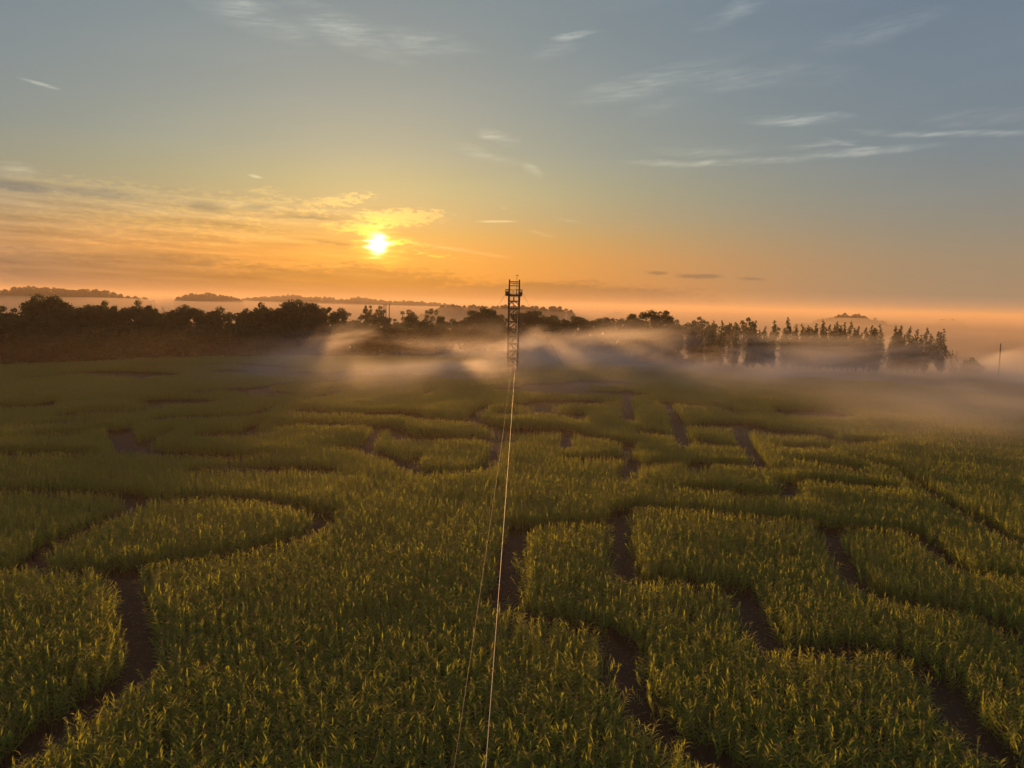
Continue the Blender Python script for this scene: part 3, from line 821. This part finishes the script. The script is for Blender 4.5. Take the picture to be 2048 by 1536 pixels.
e2r = gt.nodes.new('FunctionNodeEulerToRotation')
gt.links.new(named('rot', 'FLOAT_VECTOR'), e2r.inputs[0])
gt.links.new(gi.outputs[0], iop.inputs['Points']); gt.links.new(ci.outputs[0], iop.inputs['Instance'])
gt.links.new(named('pick', 'INT'), iop.inputs['Instance Index'])
gt.links.new(e2r.outputs[0], iop.inputs['Rotation']); gt.links.new(named('scl', 'FLOAT'), iop.inputs['Scale'])
gt.links.new(iop.outputs[0], go.inputs[0])
md_ = crop.modifiers.new('scatter', 'NODES'); md_.node_group = gt
print('corn plants', N)


# fallen leaves and stubble on the soil of the nearer paths
lx = rng.uniform(-60, 60, 60000); ly = rng.uniform(20, 95, 60000); ld = np.full(lx.size, 99.0)
for w_, pts in PATHS:
    for (x1, y1), (x2, y2) in zip(pts[:-1], pts[1:]):
        if min(y1, y2) > 100: continue
        L2 = (x2 - x1) ** 2 + (y2 - y1) ** 2 + 1e-9
        t = np.clip(((lx - x1) * (x2 - x1) + (ly - y1) * (y2 - y1)) / L2, 0, 1)
        ld = np.minimum(ld, np.hypot(lx - x1 - t * (x2 - x1), ly - y1 - t * (y2 - y1)) - w_ / 2)
lk = ld < 0.25
lx, ly = lx[lk], ly[lk]; n_ = lx.size
la = rng.uniform(0, 6.28, n_); ll = rng.uniform(0.12, 0.42, n_); lw = rng.uniform(0.03, 0.07, n_); lz = 0.03 + rng.uniform(0, 0.02, n_); lh = rng.uniform(0.0, 0.16, n_)
cx_, sx2 = np.cos(la), np.sin(la)
v = np.stack([np.stack([lx - cx_ * ll / 2, ly - sx2 * ll / 2, lz], 1), np.stack([lx - sx2 * lw, ly + cx_ * lw, lz + 0.01 + lh * 0.5], 1),
              np.stack([lx + cx_ * ll / 2, ly + sx2 * ll / 2, lz + lh], 1), np.stack([lx + sx2 * lw, ly - cx_ * lw, lz + 0.015 + lh * 0.4], 1)], 1).reshape(-1, 3)
M_LITTER = leaf_mat('dry_litter', (0.07, 0.05, 0.025), (0.24, 0.17, 0.085), (0.10, 0.07, 0.03), 0.8, 0.8, 0.2)
tag(obj('fallen_leaves', mesh_from('fallen_leaves', v, np.arange(4 * n_).reshape(-1, 4), M_LITTER)), 'dry fallen leaves and stubble strewn on the maze paths', None, None, 'stuff')


# ------------------------------------------------------------------ trees
def cards(cen, size, rg, up=0.0, aspect=0.62):
    """leaf-shaped rhombs, randomly turned, one per centre"""
    n = len(cen)
    a = rg.normal(size=(n, 3)); a[:, 2] += up; a /= np.linalg.norm(a, axis=1)[:, None]
    b_ = rg.normal(size=(n, 3)); b_ -= (b_ * a).sum(1)[:, None] * a; b_ /= np.linalg.norm(b_, axis=1)[:, None]
    s = (size * rg.uniform(0.7, 1.3, n))[:, None] if np.isscalar(size) else size[:, None]
    v = np.stack([cen - a * s * 0.5, cen + b_ * s * 0.5 * aspect - a * s * 0.05, cen + a * s * 0.5, cen - b_ * s * 0.5 * aspect - a * s * 0.05], 1).reshape(-1, 3)
    f = np.arange(4 * n).reshape(n, 4)
    return v, f


def crown_mesh(name, m_, clumps, per, size, seed, flat=0.75, up=0.0):
    """clumps: (x,y,z,r) leaf clusters; leaves sit mostly near each cluster's skin"""
    rg = np.random.default_rng(seed); cs = []
    for (x, y, z, r_) in clumps:
        k = max(6, int(per * (r_ / 1.2) ** 1.6))
        d = rg.normal(size=(k, 3)); d /= np.linalg.norm(d, axis=1)[:, None]
        rr = r_ * rg.uniform(0.35, 1.0, k) ** 0.6 * rg.choice([1.0, 1.0, 1.1, 1.35], k)
        c_ = d * rr[:, None]; c_[:, 2] *= flat
        cs.append(c_ + np.array([x, y, z]))
    v, f = cards(np.concatenate(cs), size, rg, up)
    return mesh_from(name, v, f, m_)


def broadleaf(seed, h=13.0, w=10.0, base=0.12, n=52, m_=None, leafy=95, lsize=0.46):
    rg = random.Random(seed); cl = []
    lobes = [(rg.uniform(0, 6.28), rg.uniform(0.0, 0.30) * w, rg.uniform(0.55, 1.0) * h, rg.uniform(0.22, 0.34) * w) for _ in range(5)]
    for i in range(n):
        if i < n * 0.45:                                      # skirt and body
            z = h * rg.uniform(base, 0.72); t = (z / h - base) / (1 - base)
            rad = 0.5 * w * (0.72 + 0.55 * t - 0.55 * t * t) * rg.uniform(0.55, 1.0)
            a = rg.uniform(0, 6.28); x, y = rad * math.cos(a), rad * math.sin(a); r_ = rg.uniform(0.10, 0.15) * w
        else:                                                 # lobed top
            a0, ro, zt, lr = rg.choice(lobes)
            d = Vector((rg.gauss(0, 1), rg.gauss(0, 1), rg.gauss(0.25, 1))).normalized() * lr * rg.uniform(0.5, 1.0)
            x = ro * math.cos(a0) + d.x; y = ro * math.sin(a0) + d.y; z = zt - lr * 0.75 + d.z * 0.9
            r_ = rg.uniform(0.055, 0.125) * w
        z = max(z, r_ * 0.6); cl.append((x, y, min(z, h - r_ * 0.6), r_))
    crown = crown_mesh('crown', m_ or M_TREE, cl, leafy, lsize, seed)
    mb = MB(); r0 = 0.028 * h
    mb.tube([(0, 0, -0.4), (0.05, 0, h * 0.25), (0.1, 0.1, h * 0.55), (0.0, 0.15, h * 0.82)], [r0 * 1.25, r0, r0 * 0.6, r0 * 0.15], 7)
    for i in range(9):
        x, y, z, r_ = cl[int(len(cl) * (i + 0.5) / 9)]
        zs = min(max(z * 0.55, h * 0.12), h * 0.6); f_ = zs / h
        mb.tube([(0.1 * f_, 0.1 * f_, zs), (x * 0.5, y * 0.5, zs * 0.4 + z * 0.6), (x, y, z)], [r0 * 0.45, r0 * 0.3, r0 * 0.06], 5)
    return crown, mb.mesh('trunk', M_BARK, True), h, w


def poplar(seed, h=17.0, w=4.0):
    """narrow upright tree: several ascending leaders, each ending in a point"""
    rg = random.Random(seed); cl = []; mb = MB(); r0 = 0.15
    mb.tube([(0, 0, -0.4), (0.03, 0.02, h * 0.5), (0.0, 0.0, h * 0.97)], [r0 * 1.25, r0 * 0.7, 0.015], 6)
    leaders = [(0.0, 0.0, h)]
    for j in range(rg.randint(3, 5)):
        a = rg.uniform(0, 6.28); rr = w * rg.uniform(0.16, 0.42)
        leaders.append((rr * math.cos(a), rr * math.sin(a), h * rg.uniform(0.62, 0.95)))
    for (x, y, zt) in leaders:
        zb_ = h * rg.uniform(0.04, 0.16)
        if (x, y) != (0.0, 0.0):
            mb.tube([(0, 0, zb_), (x * 0.75, y * 0.75, zb_ + (zt - zb_) * 0.3), (x, y, zt)], [0.08, 0.055, 0.01], 4)
        z = zt - 0.25; k = 0
        while z > zb_:
            t = (zt - z) / (zt - zb_)
            r_ = 0.18 + 1.0 * min(t * 2.0, 1.0) * rg.uniform(0.6, 1.1) * (1.0 if t < 0.8 else 0.8)
            a = rg.uniform(0, 6.28); off = r_ * rg.uniform(0.2, 0.9); f_ = min(1.0, (z - zb_) / (0.3 * (zt - zb_)))
            if rg.random() < 0.9:
                cl.append((x * f_ + off * math.cos(a), y * f_ + off * math.sin(a), z, r_ * 0.85))
            z -= 0.22 + r_ * 0.55
    crown = crown_mesh('crown', M_POPLAR, cl, 165, 0.38, seed, 1.3, 0.4)
    return crown, mb.mesh('trunk', M_BARK, True), h, w


def spruce(seed, h=8.4, w=3.6):
    rg = random.Random(seed); cl = []
    for i in range(15):
        t = i / 14.0; z = h * (0.06 + 0.90 * t); rad = 0.5 * w * (1 - t) ** 0.9
        for j in range(max(2, int(9 * (1 - t)))):
            a = rg.uniform(0, 6.28); q_ = rg.uniform(0.4, 1.0)
            cl.append((rad * q_ * math.cos(a), rad * q_ * math.sin(a), z - 0.2 * q_, 0.15 + 0.22 * (1 - t)))
    crown = crown_mesh('crown', M_SPRUCE, cl, 130, 0.20, seed, 0.6)
    mb = MB(); mb.tube([(0, 0, -0.3), (0, 0, h * 0.98)], [0.10, 0.01], 6)
    return crown, mb.mesh('trunk', M_BARK, True), h, w


def bare_tree(seed, h=19.0):
    """leafless crown of forking limbs"""
    rg = random.Random(seed); mb = MB(); lim = MB()
    mb.tube([(0, 0, -0.3), (0.1, 0, h * 0.3), (0, 0.1, h * 0.52)], [0.24, 0.18, 0.13], 6)

    def fork(p_, d, L, r_, lev):
        q_ = p_ + d * L
        lim.tube([p_, p_.lerp(q_, 0.5) + Vector((rg.gauss(0, .08), rg.gauss(0, .08), 0)) * L * 0.5, q_], [r_, r_ * 0.8, r_ * 0.55], 4)
        if lev == 0: return
        for _ in range(rg.randint(2, 3)):
            nd = (d + Vector((rg.gauss(0, .45), rg.gauss(0, .45), rg.gauss(0.1, .2)))).normalized()
            fork(q_, nd, L * rg.uniform(0.6, 0.8), r_ * 0.55, lev - 1)
    for i in range(7):
        a = i * 0.9 + rg.uniform(-.3, .3)
        fork(Vector((0, 0.05, h * rg.uniform(0.34, 0.52))), Vector((math.cos(a) * 0.55, math.sin(a) * 0.55, 0.8)).normalized(), h * 0.18, 0.085, 3)
    return lim.mesh('limbs', M_BARK, True), mb.mesh('trunk', M_BARK, True), h, 9.8


BROAD = [broadleaf(20 + i, 18.0, 14.0, 0.06, 70, None, 120, 0.62) for i in range(7)]
SHRUB = [broadleaf(50 + i, 13.0, 13.0, 0.02, 64, None, 120, 0.60) for i in range(4)]
LACY = [broadleaf(70 + i, 18.0, 12.0, 0.16, 40, None, 75, 0.7) for i in range(3)]
POP = [poplar(200 + i) for i in range(8)]
SPR = [spruce(300 + i) for i in range(2)]
BUSH = [broadleaf(90 + i, 5.6, 7.5, 0.02, 44, None, 170, 0.30) for i in range(2)]
BARE = [bare_tree(5, 19.0)]


def put_tree(name, proto, x, y, top, w, rot, label, cat, group):
    crown, trunk, h0, w0 = proto
    gz = ground_z(x, y) - 0.05
    root = bpy.data.objects.new(name, None); COL.objects.link(root); root.empty_display_size = 0.5
    root.location = (x, y, gz); root.rotation_euler = (0, 0, rot)
    s = w / w0; root.scale = (s, s, (top - gz) / h0)
    obj('trunk', trunk, root); obj('limbs' if name == 'bare_tree' else 'crown', crown, root)
    tag(root, label, cat, group)
    return root


ORD = ['first', 'second', 'third', 'fourth', 'fifth', 'sixth', 'seventh', 'eighth', 'ninth', 'tenth', 'eleventh', 'twelfth', 'thirteenth', 'fourteenth', 'fifteenth',
       'sixteenth', 'seventeenth', 'eighteenth', 'nineteenth', 'twentieth', 'twenty-first', 'twenty-second', 'twenty-third', 'twenty-fourth', 'twenty-fifth',
       'twenty-sixth', 'twenty-seventh', 'twenty-eighth', 'twenty-ninth', 'thirtieth']
KINDS = {
    'wood_sky': ('broadleaf_tree', BROAD, 'tree', 'tall dark tree on the left wood\'s skyline, {o} from the photo\'s left edge', 'tall trees of the left wood'),
    'wood_front': ('broadleaf_tree', SHRUB + BROAD[:2], 'tree', 'low dark tree at the left wood\'s foot by the corn, {o} from the left edge', 'trees along the field edge of the left wood'),
    'centre': ('broadleaf_tree', BROAD, 'tree', 'mist-softened round tree left of the tower, {o} from the dark wood towards the tower', 'trees between the left wood and the tower'),
    'middle': ('broadleaf_tree', BROAD, 'tree', 'dark rounded tree in the row behind the timber tower, {o} from its left end', 'trees in the row behind the tower'),
    'big': ('broadleaf_tree', BROAD, 'tree', 'dark tree left of the poplar row, {o} from the left in its group of three', 'trees at the left end of the poplars'),
    'hazy': ('broadleaf_tree', LACY, 'tree', 'pale hazy tree showing behind the poplar row, {o} from the left', 'hazy trees behind the poplars'),
    'veiled': ('broadleaf_tree', LACY, 'tree', 'thin faint tree rising out of the fog beyond the woods, {o} from the left', 'single trees in the fog'),
    'poplar': ('poplar_tree', POP, 'poplar', 'slender upright poplar on the right, {o} from the left end of the row', 'poplars in the row on the right'),
    'spruce': ('spruce_tree', SPR, 'spruce', 'small pointed conifer beside the last poplar, {o} from the left of two', 'small conifers after the poplars'),
    'bush': ('round_bush', BUSH, 'bush', '{b} rounded bush between the poplar row and the lone pole', 'bushes by the lone pole'),
    'bare': ('bare_tree', BARE, 'tree', 'leafless tree with bare forked limbs among the left wood\'s crowns', None),
}
rg_t = random.Random(8)
count = {}
for (x, y, top, w, k) in TREES:
    nm, protos, cat, lab, grp = KINDS[k]
    i = count.get(k, 0); count[k] = i + 1
    pr_ = protos[rg_t.randrange(len(protos))]
    put_tree(nm, pr_, x, y, top, w, rg_t.uniform(0, 6.28), lab.format(o=ORD[i], b=('smaller', 'larger')[min(i, 1)]), cat, grp)

# far woods standing out of the fog: each reads as one mass
FAR_LABEL = {'ridge': 'long dark wood on the far rise at the left edge', 'clump': 'small tree clump right of the long far-left wood',
             'knoll': 'low far wood on a knoll below the left clouds', 'thin': 'thin far line of woodland under the sun',
             'dark': 'dark far wood crossing the sky line behind the tower', 'isl1': 'tiny far grove right of the tower, larger of two', 'isl2': 'tiny far grove right of the tower, smaller of two',
             'isle': 'island of trees in the fog above the poplars', 'low': 'faint low tree line in the fog at the far right'}
for k, pts in FAR_WOODS:
    rg = np.random.default_rng(sum(map(ord, k))); cs = []
    xa, xb = pts[0][0], pts[-1][0]; ph = rg.uniform(0, 6.28)
    for (x1, y1, z1), (x2, y2, z2) in zip(pts[:-1], pts[1:]):
        L = math.hypot(x2 - x1, y2 - y1); n = max(2, int(L / 3.0))
        for i in range(n):
            t = (i + rg.uniform(0, 1)) / n
            for dep in (0, 1):
                x = x1 + (x2 - x1) * t + rg.normal(0, 1.0); y = y1 + (y2 - y1) * t + dep * rg.uniform(8, 30)
                top = (z1 + (z2 - z1) * t) + rg.normal(-2.2, 0.5) - dep * 0.5; g_ = ground_z(x, y)
                en = min(1.0, min(abs(x - xa), abs(xb - x)) / 45.0); top += 0.8 * math.sin(x * 0.09 + ph) + 0.5 * math.sin(x * 0.29 + ph * 2) - (1 - en) ** 1.5 * 9.0
                hh = (top - g_) * rg.choice([1.0, 0.98, 0.95, 0.9]); ww = rg.uniform(3.6, 6.5)
                m_ = int(26 * hh)
                zz = rg.uniform(0.0, 1.0, m_) ** 0.8
                cz = 0.62; pr_ = np.where(zz > cz, np.sqrt(np.clip(1 - ((zz - cz) / (1 - cz)) ** 2, 0, 1)), 0.75 + 0.25 * zz / cz)
                rr = ww * pr_ * np.sqrt(rg.uniform(0, 1, m_)) * rg.uniform(0.75, 1.1, m_)
                aa = rg.uniform(0, 6.28, m_)
                cs.append(np.stack([x + rr * np.cos(aa), y + rr * np.sin(aa), g_ + hh * zz], 1))
    v, f = cards(np.concatenate(cs), 1.5, rg)
    tag(obj('far_wood', mesh_from('far_wood', v, f, M_FAR)), FAR_LABEL[k], 'wood', None, 'stuff')


# ------------------------------------------------------------------ the timber tower at the far end of the cable
TX, TY = 0.0, 217.0
tower = bpy.data.objects.new('zipline_tower', None); COL.objects.link(tower); tower.location = (TX, TY, 0); tower.scale = (1.4, 1.4, 1.4)
tag(tower, 'tall dark timber zipline tower with railed platform and mast, standing in the mist', 'tower')
for sx_ in (-1, 1):
    for sy_ in (-1, 1):
        mb = MB(); x, y = sx_ * 1.02, sy_ * 1.05
        mb.tube([(x, y, -0.3), (x, y, 16.9), (x, y, 20.12)], [0.21, 0.19, 0.135], 10)
        p_ = mb.build('post', M_WOOD, tower, True)
        mb = MB(); mb.tube([(x, y, 20.13), (x, y, 20.22)], [0.15, 0.10], 10); mb.build('post_cap', M_STEEL, p_)
for sx_ in (-1, 1):                                            # doubled timbers beside the posts at mid height
    mb = MB(); mb.box(sx_ * 1.19 - 0.07, sx_ * 1.19 + 0.07, -1.15, 1.15, 14.15, 17.1); mb.build('side_cladding', M_WOOD, tower)
levels = [19.80, 19.50, 18.95]
for z in levels:
    for sy_ in (-1, 1):
        mb = MB(); mb.bar((-0.92, sy_ * 1.05, z), (0.92, sy_ * 1.05, z), 0.10); mb.build('top_beam', M_WOOD, tower)
for sx_ in (-1, 1):
    mb = MB(); mb.bar((sx_ * 1.02, -0.95, 19.65), (sx_ * 1.02, 0.95, 19.65), 0.10); mb.build('top_beam', M_WOOD, tower)
mb = MB(); mb.bar((-0.5, -1.05, 19.28), (0.9, -1.05, 19.12), 0.05); mb.build('diagonal_rod', M_STEEL, tower)
# platform: deck boards on joists
plat = MB(); plat.box(-1.82, 1.66, -1.75, 1.75, 17.02, 17.16); po = plat.build('platform', M_WOOD, tower)
for i in range(17):
    mb = MB(); x = -1.78 + i * 0.205; mb.box(x, x + 0.185, -1.80, 1.80, 17.163, 17.20); mb.build('deck_board', M_WOOD, po)
for y in (-1.3, 0.0, 1.3):
    mb = MB(); mb.bar((-1.75, y, 16.93), (1.6, y, 16.93), 0.12, 0.17); mb.build('joist', M_WOOD, po)


def railing(x0, y0, x1, y1, zb, h=0.95, name='railing', parent=None):
    mb = MB(); L = math.hypot(x1 - x0, y1 - y0)
    mb.bar((x0, y0, zb + h), (x1, y1, zb + h), 0.09); mb.bar((x0, y0, zb + 0.12), (x1, y1, zb + 0.12), 0.07)
    r_ = mb.build(name, M_STEEL, parent or tower)
    n = max(2, int(L / 0.22))
    for i in range(n + 1):
        t = i / n; x, y = x0 + (x1 - x0) * t, y0 + (y1 - y0) * t
        mb = MB(); th = 0.085 if i in (0, n) else 0.045
        mb.bar((x, y, zb), (x, y, zb + h - 0.036), th); mb.build('baluster', M_STEEL, r_)


zb = 17.2
for (x0, y0, x1, y1) in ((-1.78, -1.70, -0.95, -1.70), (-0.1, -1.70, 1.62, -1.70), (-1.78, -1.66, -1.78, 1.70), (1.62, -1.66, 1.62, 1.70), (-1.74, 1.70, -0.3, 1.70), (0.4, 1.70, 1.58, 1.70)):
    railing(x0, y0, x1, y1, zb)
mb = MB(); mb.box(-1.7, -1.15, -1.55, -0.9, 17.203, 17.75); mb.build('gear_box', M_STEEL, tower)
mb = MB(); mb.box(1.18, 1.5, -1.5, -0.9, 17.203, 17.7); mb.build('gear_box', M_STEEL, tower)
# storeys below: beams, centre post, knee braces, landing rails
mb = MB(); mb.bar((-0.05, -1.05, 0), (-0.05, -1.05, 17.0), 0.12); mb.build('centre_post', M_WOOD, tower)
zs = [15.75, 14.30, 13.05, 11.6, 10.1, 8.6, 7.1, 5.6, 4.1, 2.6, 1.1]
for i, z in enumerate(zs):
    for sy_ in (-1, 1):
        mb = MB(); mb.bar((-0.95, sy_ * 1.05 - 0.14, z), (0.95, sy_ * 1.05 - 0.14, z), 0.14, 0.26); mb.build('cross_beam', M_WOOD, tower)
    for sx_ in (-1, 1):
        mb = MB(); mb.bar((sx_ * 1.02, -0.9, z - 0.1), (sx_ * 1.02, 0.9, z - 0.1), 0.10, 0.16); mb.build('side_beam', M_WOOD, tower)
        arc = [(sx_ * (0.04 + 0.86 * math.sin(t)) , -1.10, z - 0.12 - 0.80 * (1 - math.cos(t))) for t in (0.25, 0.6, 0.95, 1.25, 1.5)]
        mb = MB(); mb.tube(arc, 0.09, 5); mb.build('knee_brace', M_WOOD, tower)
    if i % 2 == 0:
        mb = MB(); mb.box(-0.9, 0.9, -0.9, 0.9, z + 0.03, z + 0.09); mb.build('landing', M_WOOD, tower)
railing(-0.85, -1.12, -0.15, -1.12, 15.90, 0.85, 'landing_railing')
railing(0.05, -1.12, 0.85, -1.12, 15.90, 0.85, 'landing_railing')
for i, z in enumerate(zs[:-1]):                                # ladder-like stair flights zigzag inside
    z2 = zs[i + 1]; s = 1 if i % 2 else -1
    mb = MB()
    for y in (-0.35, 0.35): mb.bar((s * 0.75, y, z), (-s * 0.75, y, z2 + 0.1), 0.06, 0.16)
    for q_ in range(1, 6):
        t = q_ / 6; x = s * 0.75 * (1 - 2 * t); mb.box(x - 0.11, x + 0.11, -0.32, 0.32, z + (z2 - z) * t, z + (z2 - z) * t + 0.04)
    mb.build('stair_flight', M_WOOD, tower)
mb = MB(); mb.tube([(0.50, 0.9, 17.0), (0.50, 0.9, 21.15)], [0.055, 0.04], 6); mast = mb.build('mast', M_STEEL, tower)
mb = MB(); mb.bar((0.30, 0.9, 21.12), (0.74, 0.9, 21.12), 0.06)
for x in (0.30, 0.52, 0.74): mb.tube([(x, 0.9, 21.05), (x, 0.9, 21.14), (x, 0.9, 21.2)], [0.03, 0.11, 0.04], 8)
mb.build('wind_sensor', M_STEEL, mast)
mb = MB(); mb.tube([(0.98, 0.3, 16.0), (0.98, 0.3, 16.25)], [0.16, 0.16], 10); mb.build('cable_drum', M_STEEL, tower)
for (x, y) in ((-1.0, -1.05), (1.0, -1.05), (-1.0, 1.05), (1.0, 1.05)):
    mb = MB(); mb.tube([(x, y, 18.6), (x + math.copysign(11, x), y + math.copysign(6, y), 0.0)], 0.013, 4); mb.build('guy_wire', M_STEEL, tower)


# ------------------------------------------------------------------ the cables
def cable(name, a, b_, sag, r_, m_, label):
    mb = MB(); pts = []
    a = Vector(a); b_ = Vector(b_)
    for i in range(97):
        t = (i / 96.0) ** 2
        q_ = a.lerp(b_, t); q_.z -= 4 * sag * t * (1 - t); pts.append(q_)
    mb.tube(pts, r_, 8)
    tag(mb.build(name, m_, None, True), label, 'cable')


cable('zipline_cable', ((-0.31,-2.8,15.26),(1.26,215.6,22.8),3.64)[0], ((-0.31,-2.8,15.26),(1.26,215.6,22.8),3.64)[1], ((-0.31,-2.8,15.26),(1.26,215.6,22.8),3.64)[2], 0.006, M_CABLE, 'bright steel zipline cable running from the bottom edge up to the tower')
cable('guide_rope', ((-0.77,-2.8,15.1),(0.49,215.6,19.9),4.5)[0], ((-0.77,-2.8,15.1),(0.49,215.6,19.9),4.5)[1], ((-0.77,-2.8,15.1),(0.49,215.6,19.9),4.5)[2], 0.0035, M_ROPE, 'thin dim rope sagging beside the bright zipline cable on its left')

# ------------------------------------------------------------------ poles
PL = ['left of three bare utility poles above the misty trees', 'middle of three bare utility poles above the misty trees', 'right of three bare utility poles above the misty trees',
      'lone leaning utility pole standing at the right edge of the photo']
for i, (k, x, y, top) in enumerate(POLES):
    g_ = ground_z(x, y); lean = 0.0 if k == 'utility' else -0.02
    root = bpy.data.objects.new('utility_pole', None); COL.objects.link(root); root.location = (x, y, g_); root.rotation_euler = (0, lean, 0)
    mb = MB(); mb.tube([(0, 0, -0.3), (0, 0, (top - g_) * 0.5), (0, 0, top - g_)], [0.22, 0.19, 0.16] if k == 'utility' else [0.22, 0.20, 0.17], 8); mb.build('shaft', M_POLE, root, True)
    mb = MB(); z = top - g_ - 0.5
    mb.box(-0.07, 0.45 if k == 'utility' else 0.07, -0.19, -0.11, z, z + 0.14); mb.build('crossarm' if k == 'utility' else 'bracket', M_POLE, root)
    tag(root, PL[i], 'utility pole', 'poles above the misty trees' if k == 'utility' else None)

# ------------------------------------------------------------------ air: haze, fog and drifting mist
def volume_mat(name, color, density, aniso, field=None, step=1.0):
    m_, b, out = mat(name)
    pv = b.new('ShaderNodeVolumePrincipled')
    pv.inputs['Color'].default_value = tuple(color) + (1,)
    pv.inputs['Anisotropy'].default_value = aniso
    if field: b.put(pv.inputs['Density'], field(b))
    else: pv.inputs['Density'].default_value = density
    b.l.new(pv.outputs[0], out.inputs['Volume'])
    m_.cycles.volume_step_rate = step
    if not field: m_.cycles.homogeneous_volume = True
    return m_


def fog_box(name, x0, x1, y0, y1, z0, z1, m_):
    mb = MB(); mb.box(x0, x1, y0, y1, z0, z1)
    return tag(mb.build(name, m_), None, None, None, 'stuff')


fog_box('haze', -7150, 7150, -7150, 7150, -16, 37, volume_mat('haze_air', (0.82, 0.68, 0.52), 0.00013, 0.2))['label'] = 'thin pale haze in the air over the whole view'

fh = fog_box('far_haze', -7100, 7100, 560, 7100, -15.5, 36.5, volume_mat('far_haze_air', (0.80, 0.64, 0.46), 0.0005, 0.2))
fh['label'] = 'thicker pale haze over the far woods'

# fog lying in the low ground beyond the field, with an uneven top that climbs with distance
gx = np.linspace(-2000, 2000, 81); gy = np.concatenate([np.linspace(0, 700, 36), np.linspace(740, 2100, 30)])
vs = []; nx_, ny_ = len(gx), len(gy)
for s_ in (0, 1):
    for j, d in enumerate(gy):
        for x in gx:
            y = 330 + d + 20 * math.sin(x * 0.021) + 14 * math.sin(x * 0.008 + 1)
            q_ = min(max((d - 30) / 420.0, 0), 1); q_ = q_ * q_ * (3 - 2 * q_)
            tz = 6.0 + (16.5 - 6.0) * q_ + 2.2 * math.exp(-((x + 560) / 300.0) ** 2) * q_
            tz += 1.3 * math.sin(x * 0.012 + d * 0.006) * math.sin(d * 0.015 + x * 0.004 + 1.0) + 0.6 * math.sin(x * 0.036 + d * 0.021)
            edge_ = min(1.0, d / 80.0) * min(1.0, (2100 - d) / 250.0) * min(1.0, (2000 - abs(x)) / 250.0)
            vs.append((x, y, -14.5 if s_ == 0 else -14.4 + (tz + 14.4) * math.sin(max(edge_, 0) * math.pi / 2)))
fs = []
o1 = nx_ * ny_
for j in range(ny_ - 1):
    for i in range(nx_ - 1):
        a = j * nx_ + i
        fs.append((a, a + nx_, a + nx_ + 1, a + 1)); fs.append((o1 + a, o1 + a + 1, o1 + a + nx_ + 1, o1 + a + nx_))
for i in range(nx_ - 1):
    fs.append((i, i + 1, o1 + i + 1, o1 + i)); a = (ny_ - 1) * nx_ + i; fs.append((a, o1 + a, o1 + a + 1, a + 1))
for j in range(ny_ - 1):
    a = j * nx_; fs.append((a, o1 + a, o1 + a + nx_, a + nx_)); a += nx_ - 1; fs.append((a, a + nx_, o1 + a + nx_, o1 + a))
vf = obj('valley_fog', mesh_from('valley_fog', vs, fs, volume_mat('valley_fog_air', (0.80, 0.66, 0.50), 0.0038, 0.15)))
tag(vf, 'pale fog bank filling the low ground beyond the field', None, None, 'stuff')


def mist_field(b):
    x, y, z = b.sep(b.vm('SCALE', b.new('ShaderNodeTexCoord').outputs['Object'], s=1 / 1.4))
    yc = b.m('ADD', 161.0, b.m('MULTIPLY', x, 0.18))
    dy_ = b.m('DIVIDE', b.m('SUBTRACT', y, yc), 30.0)
    band = b.m('POWER', 2.718, b.m('MULTIPLY', b.m('MULTIPLY', dy_, dy_), -1.0))
    band = b.m('MULTIPLY', band, b.m('MULTIPLY', b.smooth(x, -62.0, -15.0), b.smooth(x, 150.0, 110.0)))
    ex_ = b.m('DIVIDE', b.m('SUBTRACT', x, 86.0), 40.0); ey_ = b.m('DIVIDE', b.m('SUBTRACT', y, 100.0), 36.0)
    low = b.m('MULTIPLY', b.m('POWER', 2.718, b.m('MULTIPLY', b.m('ADD', b.m('MULTIPLY', ex_, ex_), b.m('MULTIPLY', ey_, ey_)), -1.0)), 0.5)
    band = b.m('MAXIMUM', band, low)
    n = b.noise(b.xyz(b.m('MULTIPLY', b.m('ADD', x, b.m('MULTIPLY', z, -2.0)), 0.030), b.m('MULTIPLY', y, 0.026), b.m('MULTIPLY', z, 0.11)), 1.0, 4.0, 0.55, dist=0.6)
    top = b.m('ADD', 2.5, b.m('MULTIPLY', b.smooth(n, 0.33, 0.7), b.smooth(x, 15.0, 60.0, 13.0, 10.5)))
    hf = b.smooth(z, top, 0.0)
    d = b.m('MULTIPLY', b.m('MULTIPLY', band, hf), b.smooth(n, 0.36, 0.66, 0.04, 1.0))
    return b.m('MULTIPLY', d, 0.042)


# thin scattering volume added over the whole field for a faint golden veil
mb = MB(); mb.box(-330, 330, -120, 345, 0.45, 12.5)
tag(mb.build('field_veil', volume_mat('field_veil_air', (0.92, 0.84, 0.72), 0.00012, 0.6)), 'thin added veil of scattered sunlight over the corn', None, None, 'stuff')

gm = fog_box('ground_mist', -90, 210, 77, 343, 0.3, 18.5, volume_mat('ground_mist_air', (0.88, 0.89, 0.92), 0, 0.32, mist_field, 0.25))
gm['label'] = 'drifting ground mist over the far side of the corn'
